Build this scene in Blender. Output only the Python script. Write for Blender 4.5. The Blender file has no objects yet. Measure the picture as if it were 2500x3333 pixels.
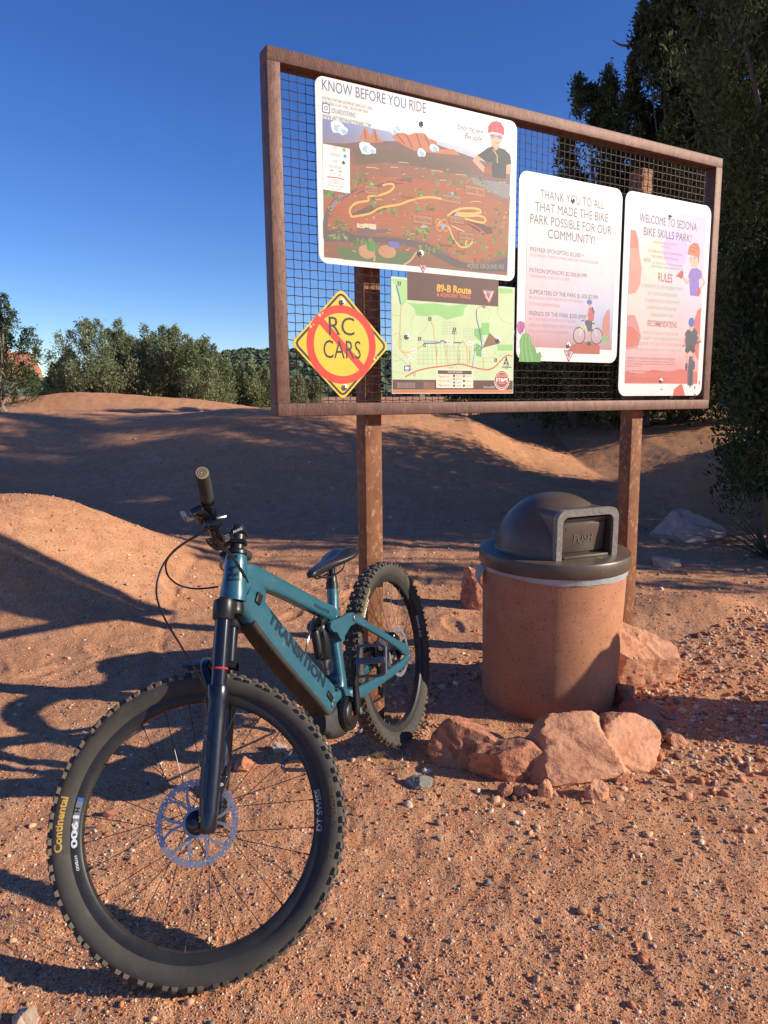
import bpy, bmesh, math, random
import numpy as np
from mathutils import Matrix, Vector
from mathutils.geometry import tessellate_polygon
PI=math.pi
SC=bpy.context.scene; COL=SC.collection
# ---------------------------------------------------------------- camera, sky, sun, exposure
cam_d=bpy.data.cameras.new('camera'); cam=bpy.data.objects.new('camera',cam_d); COL.objects.link(cam)
cam.location=(0,0,1.418); cam.rotation_euler=(math.radians(90-9.656),0,0)
cam_d.sensor_fit='HORIZONTAL'; cam_d.sensor_width=36; cam_d.lens=33.29; cam_d.clip_start=.05; cam_d.clip_end=8000
SC.camera=cam
SUN_EL=math.radians(23.0); SUN_AZ=math.atan2(.983,-.183)      # clockwise from +Y
w=bpy.data.worlds.new('World'); SC.world=w; w.use_nodes=True
nt=w.node_tree; nt.nodes.clear()
sky=nt.nodes.new('ShaderNodeTexSky'); sky.sky_type='NISHITA'; sky.sun_disc=False
sky.sun_elevation=SUN_EL; sky.sun_rotation=SUN_AZ; sky.altitude=1300; sky.air_density=1.0; sky.dust_density=.08; sky.ozone_density=4.2
bg=nt.nodes.new('ShaderNodeBackground'); bg.inputs[1].default_value=.12
wo=nt.nodes.new('ShaderNodeOutputWorld'); hs=nt.nodes.new('ShaderNodeHueSaturation'); hs.inputs['Hue'].default_value=.517; hs.inputs['Saturation'].default_value=1.2; nt.links.new(sky.outputs[0],hs.inputs['Color']); nt.links.new(hs.outputs[0],bg.inputs[0]); nt.links.new(bg.outputs[0],wo.inputs[0])
sd=bpy.data.lights.new('sun','SUN'); sd.energy=5.0; sd.angle=math.radians(.55); sd.color=(1,.91,.73)
so=bpy.data.objects.new('sun',sd); COL.objects.link(so); so.location=(20,-4,15)
sv=Vector((math.cos(SUN_EL)*math.sin(SUN_AZ),math.cos(SUN_EL)*math.cos(SUN_AZ),math.sin(SUN_EL)))
so.rotation_euler=sv.to_track_quat('Z','Y').to_euler()
SC.view_settings.view_transform='Standard'; SC.view_settings.look='None'; SC.view_settings.exposure=0.42; SC.view_settings.gamma=1
# ---------------------------------------------------------------- helpers
def hexc(h):
    c=[int(h[i:i+2],16)/255 for i in (0,2,4)]
    return tuple(x/12.92 if x<=.04045 else ((x+.055)/1.055)**2.4 for x in c)
def mat(name,c1,c2=None,scale=20,rough=.6,metal=0,bump=0,bscale=None,attr=None,c3=None,scale2=None,spec=.5,coat=0,stretch=None,detail=6,thr=(.35,.65),thr2=(.55,.62),trans=0,bdist=.004):
    m=bpy.data.materials.new(name); m.use_nodes=True; n=m.node_tree.nodes; l=m.node_tree.links
    p=n['Principled BSDF']; p.inputs['Roughness'].default_value=rough; p.inputs['Metallic'].default_value=metal
    p.inputs['Specular IOR Level'].default_value=spec; p.inputs['Coat Weight'].default_value=coat; p.inputs['Coat Roughness'].default_value=.15
    tc=n.new('ShaderNodeTexCoord'); src=tc.outputs['Object']
    if stretch:
        mp=n.new('ShaderNodeMapping'); mp.inputs['Scale'].default_value=stretch; l.new(src,mp.inputs[0]); src=mp.outputs[0]
    def noise(s,d=detail):
        t=n.new('ShaderNodeTexNoise'); t.inputs['Scale'].default_value=s; t.inputs['Detail'].default_value=d; t.inputs['Roughness'].default_value=.62; l.new(src,t.inputs['Vector']); return t.outputs[0]
    def ramp(o,a,b):
        r=n.new('ShaderNodeMapRange'); r.inputs[1].default_value=a; r.inputs[2].default_value=b; l.new(o,r.inputs[0]); return r.outputs[0]
    def mix(f,a,b):
        x=n.new('ShaderNodeMix'); x.data_type='RGBA'; l.new(f,x.inputs[0])
        for s,v in ((6,a),(7,b)):
            if isinstance(v,tuple): x.inputs[s].default_value=(*v,1)
            else: l.new(v,x.inputs[s])
        return x.outputs[2]
    col=c1
    if attr:
        a=n.new('ShaderNodeAttribute'); a.attribute_name=attr; col=a.outputs[0]
        if c2 is not None:      # c2 multiplies through noise
            mu=n.new('ShaderNodeMix'); mu.data_type='RGBA'; mu.blend_type='MULTIPLY'; l.new(ramp(noise(scale),*thr),mu.inputs[0]); l.new(col,mu.inputs[6]); mu.inputs[7].default_value=(*c2,1); col=mu.outputs[2]
    elif c2 is not None: col=mix(ramp(noise(scale),*thr),c1,c2)
    if c3 is not None: col=mix(ramp(noise(scale2 or scale*3),*thr2),col,c3)
    if isinstance(col,tuple): p.inputs['Base Color'].default_value=(*col,1)
    else: l.new(col,p.inputs['Base Color'])
    if bump:
        b=n.new('ShaderNodeBump'); b.inputs['Strength'].default_value=bump; b.inputs['Distance'].default_value=bdist
        l.new(noise(bscale or scale*4,4),b.inputs['Height']); l.new(b.outputs[0],p.inputs['Normal'])
    if trans:
        t=n.new('ShaderNodeBsdfTranslucent'); 
        if isinstance(col,tuple): t.inputs[0].default_value=(*col,1)
        else: l.new(col,t.inputs[0])
        ms=n.new('ShaderNodeMixShader'); ms.inputs[0].default_value=trans; o=n['Material Output']
        l.new(p.outputs[0],ms.inputs[1]); l.new(t.outputs[0],ms.inputs[2]); l.new(ms.outputs[0],o.inputs[0])
    return m
def tag(o,label=None,cat=None,group=None,kind=None):
    for k,v in (('label',label),('category',cat),('group',group),('kind',kind)):
        if v: o[k]=v
    return o
def empty(name,loc=(0,0,0),M=None,**k):
    o=bpy.data.objects.new(name,None); COL.objects.link(o); o.empty_display_size=.1
    if M is not None: o.matrix_world=M
    else: o.location=loc
    return tag(o,**k)
def unit(v): v=np.asarray(v,float); return v/(np.linalg.norm(v)+1e-12)
class MB:
    def __init__(s): s.V=[];s.F=[];s.M=[];s.n=0
    def add(s,V,F,m=0):
        V=np.asarray(V,float).reshape(-1,3); s.V.append(V); s.F+= [tuple(int(i)+s.n for i in f) for f in F]; s.M+=[m]*len(F); s.n+=len(V); return s
    def tube(s,P,r,n=8,m=0,cap=True,rx=None):
        P=np.asarray(P,float); k=len(P); r=np.broadcast_to(np.asarray(r,float),(k,)); r2=r if rx is None else np.broadcast_to(np.asarray(rx,float),(k,))
        T=np.gradient(P,axis=0); T/= np.linalg.norm(T,axis=1)[:,None]+1e-12
        a=np.array([0,0,1.]) if abs(T[0][2])<.9 else np.array([1.,0,0]); u=unit(np.cross(T[0],a)); th=np.linspace(0,2*PI,n,endpoint=False); V=[]
        for i in range(k):
            u=unit(u-T[i]*(u@T[i])); v=np.cross(T[i],u)
            V.append(P[i]+r[i]*np.cos(th)[:,None]*u+r2[i]*np.sin(th)[:,None]*v)
        F=[(i*n+j,i*n+(j+1)%n,(i+1)*n+(j+1)%n,(i+1)*n+j) for i in range(k-1) for j in range(n)]
        if cap: F+=[tuple(range(n-1,-1,-1)),tuple((k-1)*n+j for j in range(n))]
        return s.add(np.concatenate(V),F,m)
    def loft(s,st,n=28,m=0,ex=3.0,ref=(0,1,0),cap=True):   # st: (x,y,z,half side,half normal[,exp])
        P=np.array([q[:3] for q in st],float); T=np.gradient(P,axis=0); V=[]; th=np.linspace(0,2*PI,n,endpoint=False); ref=np.array(ref,float)
        for i,q in enumerate(st):
            t=unit(T[i]); b=unit(ref-t*(ref@t)); nn=np.cross(b,t); e=2/(q[5] if len(q)>5 else ex); c,sn=np.cos(th),np.sin(th)
            V.append(P[i]+(q[3]*np.sign(c)*np.abs(c)**e)[:,None]*b+(q[4]*np.sign(sn)*np.abs(sn)**e)[:,None]*nn)
        k=len(st); F=[(i*n+j,i*n+(j+1)%n,(i+1)*n+(j+1)%n,(i+1)*n+j) for i in range(k-1) for j in range(n)]
        if cap: F+=[tuple(range(n-1,-1,-1)),tuple((k-1)*n+j for j in range(n))]
        return s.add(np.concatenate(V),F,m)
    def lathe(s,prof,o=(0,0,0),ax=(0,0,1),n=32,m=0,close=False):
        ax=unit(ax); a=np.array([1.,0,0]) if abs(ax[0])<.9 else np.array([0,1.,0]); u=unit(np.cross(ax,a)); v=np.cross(ax,u); th=np.linspace(0,2*PI,n,endpoint=False)
        d=np.cos(th)[:,None]*u+np.sin(th)[:,None]*v; V=np.concatenate([np.asarray(o)+max(r,1e-5)*d+t*ax for r,t in prof]); k=len(prof)
        F=[(i*n+j,i*n+(j+1)%n,((i+1)%k)*n+(j+1)%n,((i+1)%k)*n+j) for i in range(k if close else k-1) for j in range(n)]
        return s.add(V,F,m)
    def prism(s,poly,vec,m=0):
        P=np.asarray(poly,float); k=len(P); V=np.concatenate([P,P+np.asarray(vec)])
        return s.add(V,[tuple(range(k-1,-1,-1)),tuple(range(k,2*k))]+[(i,(i+1)%k,k+(i+1)%k,k+i) for i in range(k)],m)
    def box(s,c,d,R=None,b=.0,m=0,seg=2):
        bm=bmesh.new(); bmesh.ops.create_cube(bm,size=1); bmesh.ops.scale(bm,vec=d,verts=bm.verts)
        if b: bmesh.ops.bevel(bm,geom=bm.edges[:],offset=b,segments=seg,affect='EDGES',profile=.5)
        V=np.array([v.co[:] for v in bm.verts]); F=[[v.index for v in f.verts] for f in bm.faces]; bm.free()
        if R is not None: V=V@np.asarray(R).T
        return s.add(V+np.asarray(c),F,m)
    def text(s,body,fn,m=0,**k):
        V,F=text_geo(body,**k)
        return s.add(fn(V),F,m)
    def build(s,name,mats,parent=None,xf=None,smooth=40,**k):
        V=np.concatenate(s.V); 
        if xf is not None: V=xf(V)
        me=bpy.data.meshes.new(name); me.from_pydata(V.tolist(),[],s.F)
        for x in (mats if isinstance(mats,(list,tuple)) else [mats]): me.materials.append(x)
        me.polygons.foreach_set('material_index',s.M)
        bm=bmesh.new(); bm.from_mesh(me); bmesh.ops.recalc_face_normals(bm,faces=bm.faces); bm.to_mesh(me); bm.free()
        if smooth: me.shade_smooth(); me.set_sharp_from_angle(angle=math.radians(smooth))
        o=bpy.data.objects.new(name,me); COL.objects.link(o)
        if parent: o.parent=parent
        return tag(o,**k)
def big_mesh(name,V,F,mats,cols=None,parent=None,mi=None,smooth=False,**k):
    V=np.asarray(V,np.float32); F=np.asarray(F,np.int32); nf,kk=F.shape
    me=bpy.data.meshes.new(name); me.vertices.add(len(V)); me.vertices.foreach_set('co',V.ravel())
    me.loops.add(nf*kk); me.loops.foreach_set('vertex_index',F.ravel()); me.polygons.add(nf)
    me.polygons.foreach_set('loop_start',np.arange(0,nf*kk,kk,dtype=np.int32))
    for x in (mats if isinstance(mats,(list,tuple)) else [mats]): me.materials.append(x)
    if mi is not None: me.polygons.foreach_set('material_index',np.asarray(mi,np.int32))
    me.update(calc_edges=True)
    if cols is not None:
        a=me.color_attributes.new('tint','FLOAT_COLOR','POINT'); a.data.foreach_set('color',np.c_[cols,np.ones(len(cols))].astype(np.float32).ravel())
    if smooth: me.shade_smooth()
    o=bpy.data.objects.new(name,me); COL.objects.link(o)
    if parent: o.parent=parent
    return tag(o,**k)
_tc={}
def text_geo(body,bold=0,shear=0,res=3,cuts=0):
    key=(body,bold,shear,cuts)
    if key in _tc: return _tc[key]
    cu=bpy.data.curves.new('t','FONT'); cu.body=body; cu.size=1; cu.offset=bold; cu.shear=shear; cu.resolution_u=res; cu.fill_mode='FRONT'
    o=bpy.data.objects.new('t',cu); COL.objects.link(o); dg=bpy.context.evaluated_depsgraph_get(); me=o.evaluated_get(dg).to_mesh()
    V=np.array([v.co[:2] for v in me.vertices]) if len(me.vertices) else np.zeros((0,2)); F=[tuple(p.vertices) for p in me.polygons]
    if cuts:
        bm=bmesh.new(); bm.from_mesh(me); y1=V[:,1].max(); y0=V[:,1].min()
        for i in range(1,cuts): bmesh.ops.bisect_plane(bm,geom=bm.verts[:]+bm.edges[:]+bm.faces[:],plane_co=(0,y0+(y1-y0)*i/cuts,0),plane_no=(0,1,0))
        bm.verts.index_update(); V=np.array([v.co[:2] for v in bm.verts]); F=[tuple(v.index for v in f.verts) for f in bm.faces]; bm.free()
    o.evaluated_get(dg).to_mesh_clear(); bpy.data.objects.remove(o); bpy.data.curves.remove(cu)
    if len(V): V[:,0]-=V[:,0].min()
    _tc[key]=(V,F); return V,F
CAP=float(text_geo('H')[0][:,1].max())
def vnoise(x,y,seed=0):
    r=np.random.RandomState(seed); tab=r.rand(256,256); xi=np.floor(x).astype(int); yi=np.floor(y).astype(int); fx=x-xi; fy=y-yi
    fx=fx*fx*(3-2*fx); fy=fy*fy*(3-2*fy); g=lambda a,b:tab[a%256,b%256]
    return (g(xi,yi)*(1-fx)+g(xi+1,yi)*fx)*(1-fy)+(g(xi,yi+1)*(1-fx)+g(xi+1,yi+1)*fx)*fy-.5
def sstep(a,b,x): t=np.clip((x-a)/(b-a),0,1); return t*t*(3-2*t)
def catmull(P,k=8):
    P=np.asarray(P,float); Q=np.vstack([2*P[0]-P[1],P,2*P[-1]-P[-2]]); out=[]
    for i in range(1,len(Q)-2):
        t=np.linspace(0,1,k,endpoint=False)[:,None]; a,b,c,d=Q[i-1],Q[i],Q[i+1],Q[i+2]
        out.append(.5*(2*b+(c-a)*t+(2*a-5*b+4*c-d)*t*t+(3*b-a-3*c+d)*t**3))
    return np.vstack(out+[P[-1:]])
def dup(root,name=None,label=None):
    c=root.copy(); COL.objects.link(c)
    if label: c['label']=label
    for ch in root.children:
        d=ch.copy(); COL.objects.link(d); d.parent=c
    return c
# ---------------------------------------------------------------- terrain
def ground_h(x,y,fine=True):
    x=np.asarray(x,float); y=np.asarray(y,float)
    h=.8*sstep(7,13,y)
    crest=np.interp(x,[-9,-6.3,-4.2,-2.4,-.9,.4,1.3,2.1,3.0,4.1,6],[.46,.42,.38,.55,.58,.50,.36,.0,-.2,.12,.38])
    h=h+crest*np.exp(-((y-11-.25*np.sin(x*.9))/1.7)**2)
    h=h+.72*np.exp(-((x-4.9)/1.5)**2-((y-8.4)/1.2)**2)
    h=h+.62*(1-sstep(-2.95,-1.15,x))*sstep(3.75,4.95,y)*(1-sstep(5.6,7.2,y))
    h=h+.50*np.exp(-((x+5.6)/3.0)**2-((y-17)/1.3)**2)+.40*np.exp(-((x-3.6)/1.5)**2-((y-14.5)/1.2)**2)
    h=h+.34*np.exp(-((x+7.8)/1.6)**2-((y-17.5)/1.3)**2)
    h=h+.10*np.exp(-((x-2.1)/.42)**2-((y-4.55)/.25)**2)-.07*np.exp(-((x-2.62)/.22)**2-((y-4.55)/.25)**2)
    h=h+.05*np.exp(-((x-1.7)/.7)**2-((y-3.3)/.8)**2)
    h=h+.012*np.exp(-((x+.42)/.2)**2-((y-1.55)/.25)**2)
    far=sstep(20,60,y); h=h*(1-.2*far)
    n=.10*vnoise(x*.55,y*.55,3)*sstep(4.5,8,y)+.035*vnoise(x*1.1+5,y*1.1,4)*sstep(3.2,5,np.hypot(x,y))
    if fine:
        for a,b,c_,d_ in ((-1.25,.30,.75,.3),(.35,.25,.6,2.),): n=n-.010*np.exp(-((x-a-b*np.sin(y*c_+d_)-.12*y*(a<-2))/.035)**2)*sstep(2.9,3.6,y)*(1-sstep(8.5,10,y))
        fr=np.random.RandomState(9)
        for k in range(26):
            fx,fy,fa=-2.2+3.6*fr.rand(),3.1+2.6*fr.rand(),fr.rand()*3; u=(x-fx)*np.cos(fa)+(y-fy)*np.sin(fa); v=-(x-fx)*np.sin(fa)+(y-fy)*np.cos(fa); q=(u/.13)**2+(v/.05)**2; n=n-.013*np.exp(-q**2)+.006*np.exp(-(np.sqrt(q)-1.35)**2*12)
    if fine: n=n+.016*vnoise(x*5,y*5,5)+.010*vnoise(x*13,y*13,6)+.006*vnoise(x*31,y*31,7)+.004*vnoise(x*70,y*70,8)
    return h+n
ang=np.concatenate([np.linspace(-62,62,760),np.linspace(62,298,60)[1:-1]]); ang=np.radians(ang)
rad=np.concatenate([[.02],np.geomspace(.35,60,720),np.geomspace(61,6000,60)])
A,R=np.meshgrid(ang,rad); gx=(R*np.sin(A)).ravel(); gy=(R*np.cos(A)).ravel(); gz=ground_h(gx,gy)
na,nr=len(ang),len(rad); ii,jj=np.meshgrid(np.arange(nr-1),np.arange(na),indexing='ij'); j2=(jj+1)%na
GF=np.stack([ii*na+jj,ii*na+j2,(ii+1)*na+j2,(ii+1)*na+jj],-1).reshape(-1,4)[:,::-1]
def soil_material():
    m=bpy.data.materials.new('red soil'); m.use_nodes=True; n=m.node_tree.nodes; l=m.node_tree.links; p=n['Principled BSDF']
    p.inputs['Roughness'].default_value=.95; p.inputs['Specular IOR Level'].default_value=.15
    tc=n.new('ShaderNodeTexCoord').outputs['Object']
    def noise(s,d=5,r=.6):
        t=n.new('ShaderNodeTexNoise'); t.inputs['Scale'].default_value=s; t.inputs['Detail'].default_value=d; t.inputs['Roughness'].default_value=r; l.new(tc,t.inputs['Vector']); return t.outputs[0]
    def rng(o,a,b,c=0,d=1):
        r=n.new('ShaderNodeMapRange'); [setattr(r.inputs[i+1],'default_value',v) for i,v in enumerate((a,b,c,d))]; l.new(o,r.inputs[0]); return r.outputs[0]
    def mix(f,a,b):
        x=n.new('ShaderNodeMix'); x.data_type='RGBA'; l.new(f,x.inputs[0])
        for s,v in ((6,a),(7,b)):
            if isinstance(v,tuple): x.inputs[s].default_value=(*v,1)
            else: l.new(v,x.inputs[s])
        return x.outputs[2]
    c=mix(rng(noise(1.3,6),.35,.68),(.57,.228,.094),(.66,.328,.165))
    c=mix(rng(noise(9,5),.42,.62),c,(.55,.212,.088))
    c=mix(rng(noise(140,3),.50,.72),c,(.72,.44,.28))
    v=n.new('ShaderNodeTexVoronoi'); v.inputs['Scale'].default_value=230; v.inputs['Randomness'].default_value=1; l.new(tc,v.inputs['Vector'])
    sep=n.new('ShaderNodeSeparateColor'); l.new(v.outputs['Color'],sep.inputs[0])
    c=mix(rng(sep.outputs[0],.86,.9),c,(.60,.42,.30)); c=mix(rng(sep.outputs[1],.90,.93),c,(.25,.11,.07))
    l.new(c,p.inputs['Base Color'])
    b1=n.new('ShaderNodeBump'); b1.inputs['Strength'].default_value=.5; b1.inputs['Distance'].default_value=.003; l.new(v.outputs['Distance'],b1.inputs['Height']); b1.invert=True
    b2=n.new('ShaderNodeBump'); b2.inputs['Strength'].default_value=.7; b2.inputs['Distance'].default_value=.012; l.new(noise(48,6,.7),b2.inputs['Height']); l.new(b1.outputs[0],b2.inputs['Normal'])
    l.new(b2.outputs[0],p.inputs['Normal']); return m
M_soil=soil_material()
big_mesh('ground',np.c_[gx,gy,gz],GF,M_soil,smooth=True,kind='structure')
# far wooded ridge and butte
hx,hy=np.meshgrid(np.linspace(-420,520,180),np.linspace(95,700,90)); hx=hx.ravel(); hy=hy.ravel()
def hill_h(x,y): 
    top=np.interp(x/np.maximum(y,1),[-.9,-.5,-.42,-.3,-.2,.1,.5,1],[.2,.3,.35,.75,1,1.02,1.1,1.2])
    return -1+top*17.5*sstep(100,330,y)+2.2*vnoise(x*.02,y*.02,11)+1.2*vnoise(x*.06,y*.06,12)
HF=np.array([(i*180+j,i*180+j+1,(i+1)*180+j+1,(i+1)*180+j) for i in range(89) for j in range(179)])
big_mesh('hills',np.c_[hx,hy,hill_h(hx,hy)],HF,mat('ridge soil',(.20,.14,.09),(.14,.12,.075),.05,.95),smooth=True,kind='structure')
mb=MB(); rr=np.random.RandomState(5)
def butte(cx,cy,wd,ht,seed):
    r=np.random.RandomState(seed); n=72; th=np.linspace(0,2*PI,n,endpoint=False); lv=[(1.35,0),(1.15,.3),(.98,.42),(.9,.55),(.84,.62),(.7,.8),(.62,.86),(.42,.95),(.2,1.0),(.01,1.0)]; V=[]
    base=1+.28*np.interp(np.arange(n),np.linspace(0,n,13),np.r_[r.rand(12),0])+.12*r.rand(n)
    for k,(q,z) in enumerate(lv):
        rad_=wd*q*(base+.10*r.rand(n)); V.append(np.c_[cx+rad_*np.cos(th),cy+.7*rad_*np.sin(th),np.full(n,-3+ht*z)+ht*.05*r.rand(n)*(k>0)])
    F=[(i*n+j,i*n+(j+1)%n,(i+1)*n+(j+1)%n,(i+1)*n+j) for i in range(len(lv)-1) for j in range(n)]
    return np.concatenate(V),F
for a in ((-465,860,24,62,1),(-440,880,20,50,2),(-498,900,30,50,3)): mb.add(*butte(*a))
mb.build('red_rock_butte',mat('red sandstone cliff',(.42,.19,.11),(.33,.14,.085),.06,.95,stretch=(1,1,3)),smooth=30,kind='structure',label='distant red sandstone butte behind the tree at the left edge')
# ---------------------------------------------------------------- gravel
def ico(sub):
    bm=bmesh.new(); bmesh.ops.create_icosphere(bm,subdivisions=sub,radius=1); V=np.array([v.co[:] for v in bm.verts]); F=np.array([[v.index for v in f.verts] for f in bm.faces]); bm.free(); return V,F
ST=[hexc(c) for c in ('c58a62','b97650','d3a680','a86a4c','dcc6ae','8f8278','a88872','c99a7a','7f5c4c','d0b298','ba7450','c8845e','cfa07a','c08e6c')]
ST=np.array(ST)*1.12
def stones(x,y,s,seed,sub,sink=.3):
    r=np.random.RandomState(seed); n=len(x); bv,bf=ico(sub); nv=len(bv)
    k=6; shapes=[]
    for i in range(k):
        pl=r.randn(9,3); pl/=np.linalg.norm(pl,axis=1)[:,None]; d=bv@pl.T; d=np.where(d>.15,d,.15); rr_=np.min((.42+.38*r.rand(9))/d,axis=1); rr_=np.minimum(rr_,1.0); shapes.append(bv*rr_[:,None])
    shapes=np.array(shapes)
    V=shapes[r.randint(0,k,n)]*np.stack([np.ones(n),.62+.38*r.rand(n),.45+.4*r.rand(n)],-1)[:,None,:]
    a=r.rand(n)*2*PI; tl=r.randn(n)*.3; ca,sa,ct,st_=np.cos(a),np.sin(a),np.cos(tl),np.sin(tl); O=np.zeros(n)
    Rm=np.stack([np.stack([ca,-sa*ct,sa*st_],-1),np.stack([sa,ca*ct,-ca*st_],-1),np.stack([O,st_,ct],-1)],1)
    V=np.einsum('nij,nvj->nvi',Rm,V)*s[:,None,None]; V+=np.stack([x,y,ground_h(x,y)+s*sink],-1)[:,None,:]
    c=ST[r.randint(0,len(ST),n)]*(.75+.5*r.rand(n))[:,None]
    F=(bf[None]+(np.arange(n)*nv)[:,None,None]).reshape(-1,3)
    return V.reshape(-1,3),F,np.repeat(c,nv,axis=0)
M_stone=mat('gravel stone',None,(.78,.74,.72),60,.85,attr='tint',bump=.3,bscale=150,spec=.25,bdist=.002)
def scatter(n,y0,y1,seed,pw=1.6):
    r=np.random.RandomState(seed); q=1-pw; y=(y0**q+r.rand(n)*(y1**q-y0**q))**(1/q); x=(r.rand(n)*2-1)*(.62*y+.25); return x,y,r
# fine grit, densest near the front; sizes in metres
x,y,r=scatter(95000,1.0,7.5,21,2.0); keep=vnoise(x*2.3,y*2.3,31)+.55*r.rand(len(x))>-.10; x,y=x[keep],y[keep]; s=np.clip(.0025*np.exp(.45*r.randn(len(x)))*(y/1.8)**.5,.0013,.011); g1=stones(x,y,s,22,1,.12)
x,y,r=scatter(4200,1.0,8,23,1.8); s=np.clip(.0056*np.exp(.42*r.randn(len(x)))*(y/2)**.3,.004,.022); g2=stones(x,y,s,24,2,.1)
r=np.random.RandomState(25); n=4800; x=1.0+1.7*r.rand(n)**.8; y=2.0+2.6*r.rand(n); k=(y<2.35+.9*x)&(y>1.55+.55*x+.15*r.randn(n)); x,y=x[k],y[k]; s=np.clip(.0098*np.exp(.42*r.randn(len(x))),.004,.030); g3=stones(x,y,s,26,2,.15)
r=np.random.RandomState(27); n=1500; a=r.rand(n)*2*PI; q=.36+.5*r.rand(n)**1.5; x=.70+1.35*q*np.cos(a); y=2.95+1.15*q*np.sin(a); s=np.clip(.0095*np.exp(.45*r.randn(n)),.004,.03); g4=stones(x,y,s,28,2,.12)
gv,gf,gc=[],[],[]; off=0
x,y,r=scatter(9000,4.5,15,29,1.5); x=x*1.15; s=np.clip(.0085*np.exp(.4*r.randn(len(x))),.004,.03); g5=stones(x,y,s,30,1,.15)
for V,F,c in (g1,g2,g3,g4,g5): gv.append(V); gf.append(F+off); gc.append(c); off+=len(V)
big_mesh('gravel',np.concatenate(gv),np.concatenate(gf),M_stone,np.concatenate(gc),kind='stuff',label='loose red and tan gravel scattered over the dirt')
# ---------------------------------------------------------------- trees
M_leaf=mat('juniper foliage',None,None,attr='tint',rough=.75,spec=.25,trans=.26)
M_bark=mat('juniper bark',(.16,.11,.085),(.26,.21,.17),9,.9,bump=.6,bscale=30,stretch=(1,1,.25))
M_dead=mat('dead wood',(.16,.12,.10),(.25,.20,.17),12,.9)
def foliage(seed,h,rad,ncl,per,leaf,base=.08,prof=None,clump=.26,up=1.0,pal=None):
    r=np.random.RandomState(seed); prof=prof or [(0,.55),(.25,1),(.5,.9),(.75,.6),(1,.08)]
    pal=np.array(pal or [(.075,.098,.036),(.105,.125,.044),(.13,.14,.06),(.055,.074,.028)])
    t=base+(1-base)*r.rand(ncl)**1.05; Rr=rad*np.interp(t,*zip(*prof)); a=r.rand(ncl)*2*PI; q=Rr*np.sqrt(r.rand(ncl))**.8
    C=np.c_[q*np.cos(a),q*np.sin(a),t*h]; cs=rad*clump*(.6+.8*r.rand(ncl))*(1-.45*t)
    n=ncl*per; ci=np.repeat(np.arange(ncl),per); u=r.rand(n); zz=u**.8; th=r.rand(n)*2*PI; wr=np.sqrt(r.rand(n))*np.minimum(1,(1.15-zz)*1.25)*(.55+.45*r.rand(n))
    od=np.c_[np.cos(th),np.sin(th),np.zeros(n)]; tilt=np.c_[np.cos(a),np.sin(a),np.zeros(ncl)][ci]
    S=cs[ci][:,None]; P=C[ci]+S*(od*wr[:,None]*.85+np.array([0,0,1])*((zz-.35)*1.9*up)[:,None]+tilt*(zz*.45)[:,None])+S*.13*r.randn(n,3)
    P[:,2]=np.maximum(P[:,2],.02)
    d=od*.7+np.array([0,0,.75])+.55*r.randn(n,3)+tilt*.2; d/=np.linalg.norm(d,axis=1)[:,None]
    sd_=np.cross(d,r.randn(n,3)); sd_/=np.linalg.norm(sd_,axis=1)[:,None]; L=(leaf*(.6+.8*r.rand(n)))[:,None]
    V=np.stack([P-d*L*.5,P+sd_*L*.2,P+d*L*.6,P-sd_*L*.2],1).reshape(-1,3); F=np.arange(4*n).reshape(-1,4)
    cc=pal[r.randint(0,len(pal),ncl)][ci]*(.7+.6*r.rand(n))[:,None]*(.85+.3*r.rand(ncl))[ci][:,None]
    return V,F,np.repeat(cc,4,axis=0),C
def limbs(seed,C,h,r0,nl=14,lean=.12,lift=.1):
    r=np.random.RandomState(seed+77); mb=MB(); top=C[np.argmax(C[:,2])]
    P=catmull([(0,0,-.15),(lean*r.randn(),lean*r.randn(),.15*h),(lean*r.randn()*2,lean*r.randn()*2,.45*h),(top[0]*.5,top[1]*.5,.8*h)],6); mb.tube(P,np.linspace(r0,r0*.25,len(P)),8)
    for i in r.choice(len(C),min(nl,len(C)),replace=False):
        c=C[i]; k=min(len(P)-2,max(1,int(len(P)*(c[2]/h)*.6))); s=P[k]; md=(s+c)/2+np.array([0,0,-lift])*np.linalg.norm(c-s)+.08*r.randn(3); Q=catmull([s,md,c],5); mb.tube(Q,np.linspace(r0*.38,r0*.07,len(Q)),6)
    return mb
def tree(name,loc,seed,h,rad,ncl,per,leaf,label,group,r0=.12,sink=.05,cat='tree',dead=None,**k):
    lz=float(ground_h(loc[0],loc[1],False)); o=empty(name,(loc[0],loc[1],lz-sink),label=label,cat=cat,group=group)
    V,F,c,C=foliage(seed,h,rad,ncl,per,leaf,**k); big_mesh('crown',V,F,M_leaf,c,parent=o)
    limbs(seed,C,h,r0).build('trunk',M_bark,o)
    return o
COLM=[(0,.7),(.2,1),(.45,.85),(.7,.55),(.9,.25),(1,.03)]
GR='junipers at the right behind the notice board'
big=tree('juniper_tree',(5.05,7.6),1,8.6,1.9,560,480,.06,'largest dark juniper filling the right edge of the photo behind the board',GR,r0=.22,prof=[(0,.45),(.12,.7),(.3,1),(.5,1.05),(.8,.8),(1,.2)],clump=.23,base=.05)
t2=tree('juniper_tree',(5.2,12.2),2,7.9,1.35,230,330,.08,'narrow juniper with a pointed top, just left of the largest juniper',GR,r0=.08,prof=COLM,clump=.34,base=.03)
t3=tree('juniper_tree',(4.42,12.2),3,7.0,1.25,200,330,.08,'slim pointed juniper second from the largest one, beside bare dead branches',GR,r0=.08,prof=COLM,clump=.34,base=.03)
t4=tree('juniper_tree',(3.48,12.9),4,5.7,1.4,130,330,.07,'shorter juniper whose spires just clear the top bar of the notice board',GR,r0=.1,prof=[(0,.8),(.2,1),(.45,.8),(.7,.5),(.9,.32),(1,.12)],clump=.27,base=.02)
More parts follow.
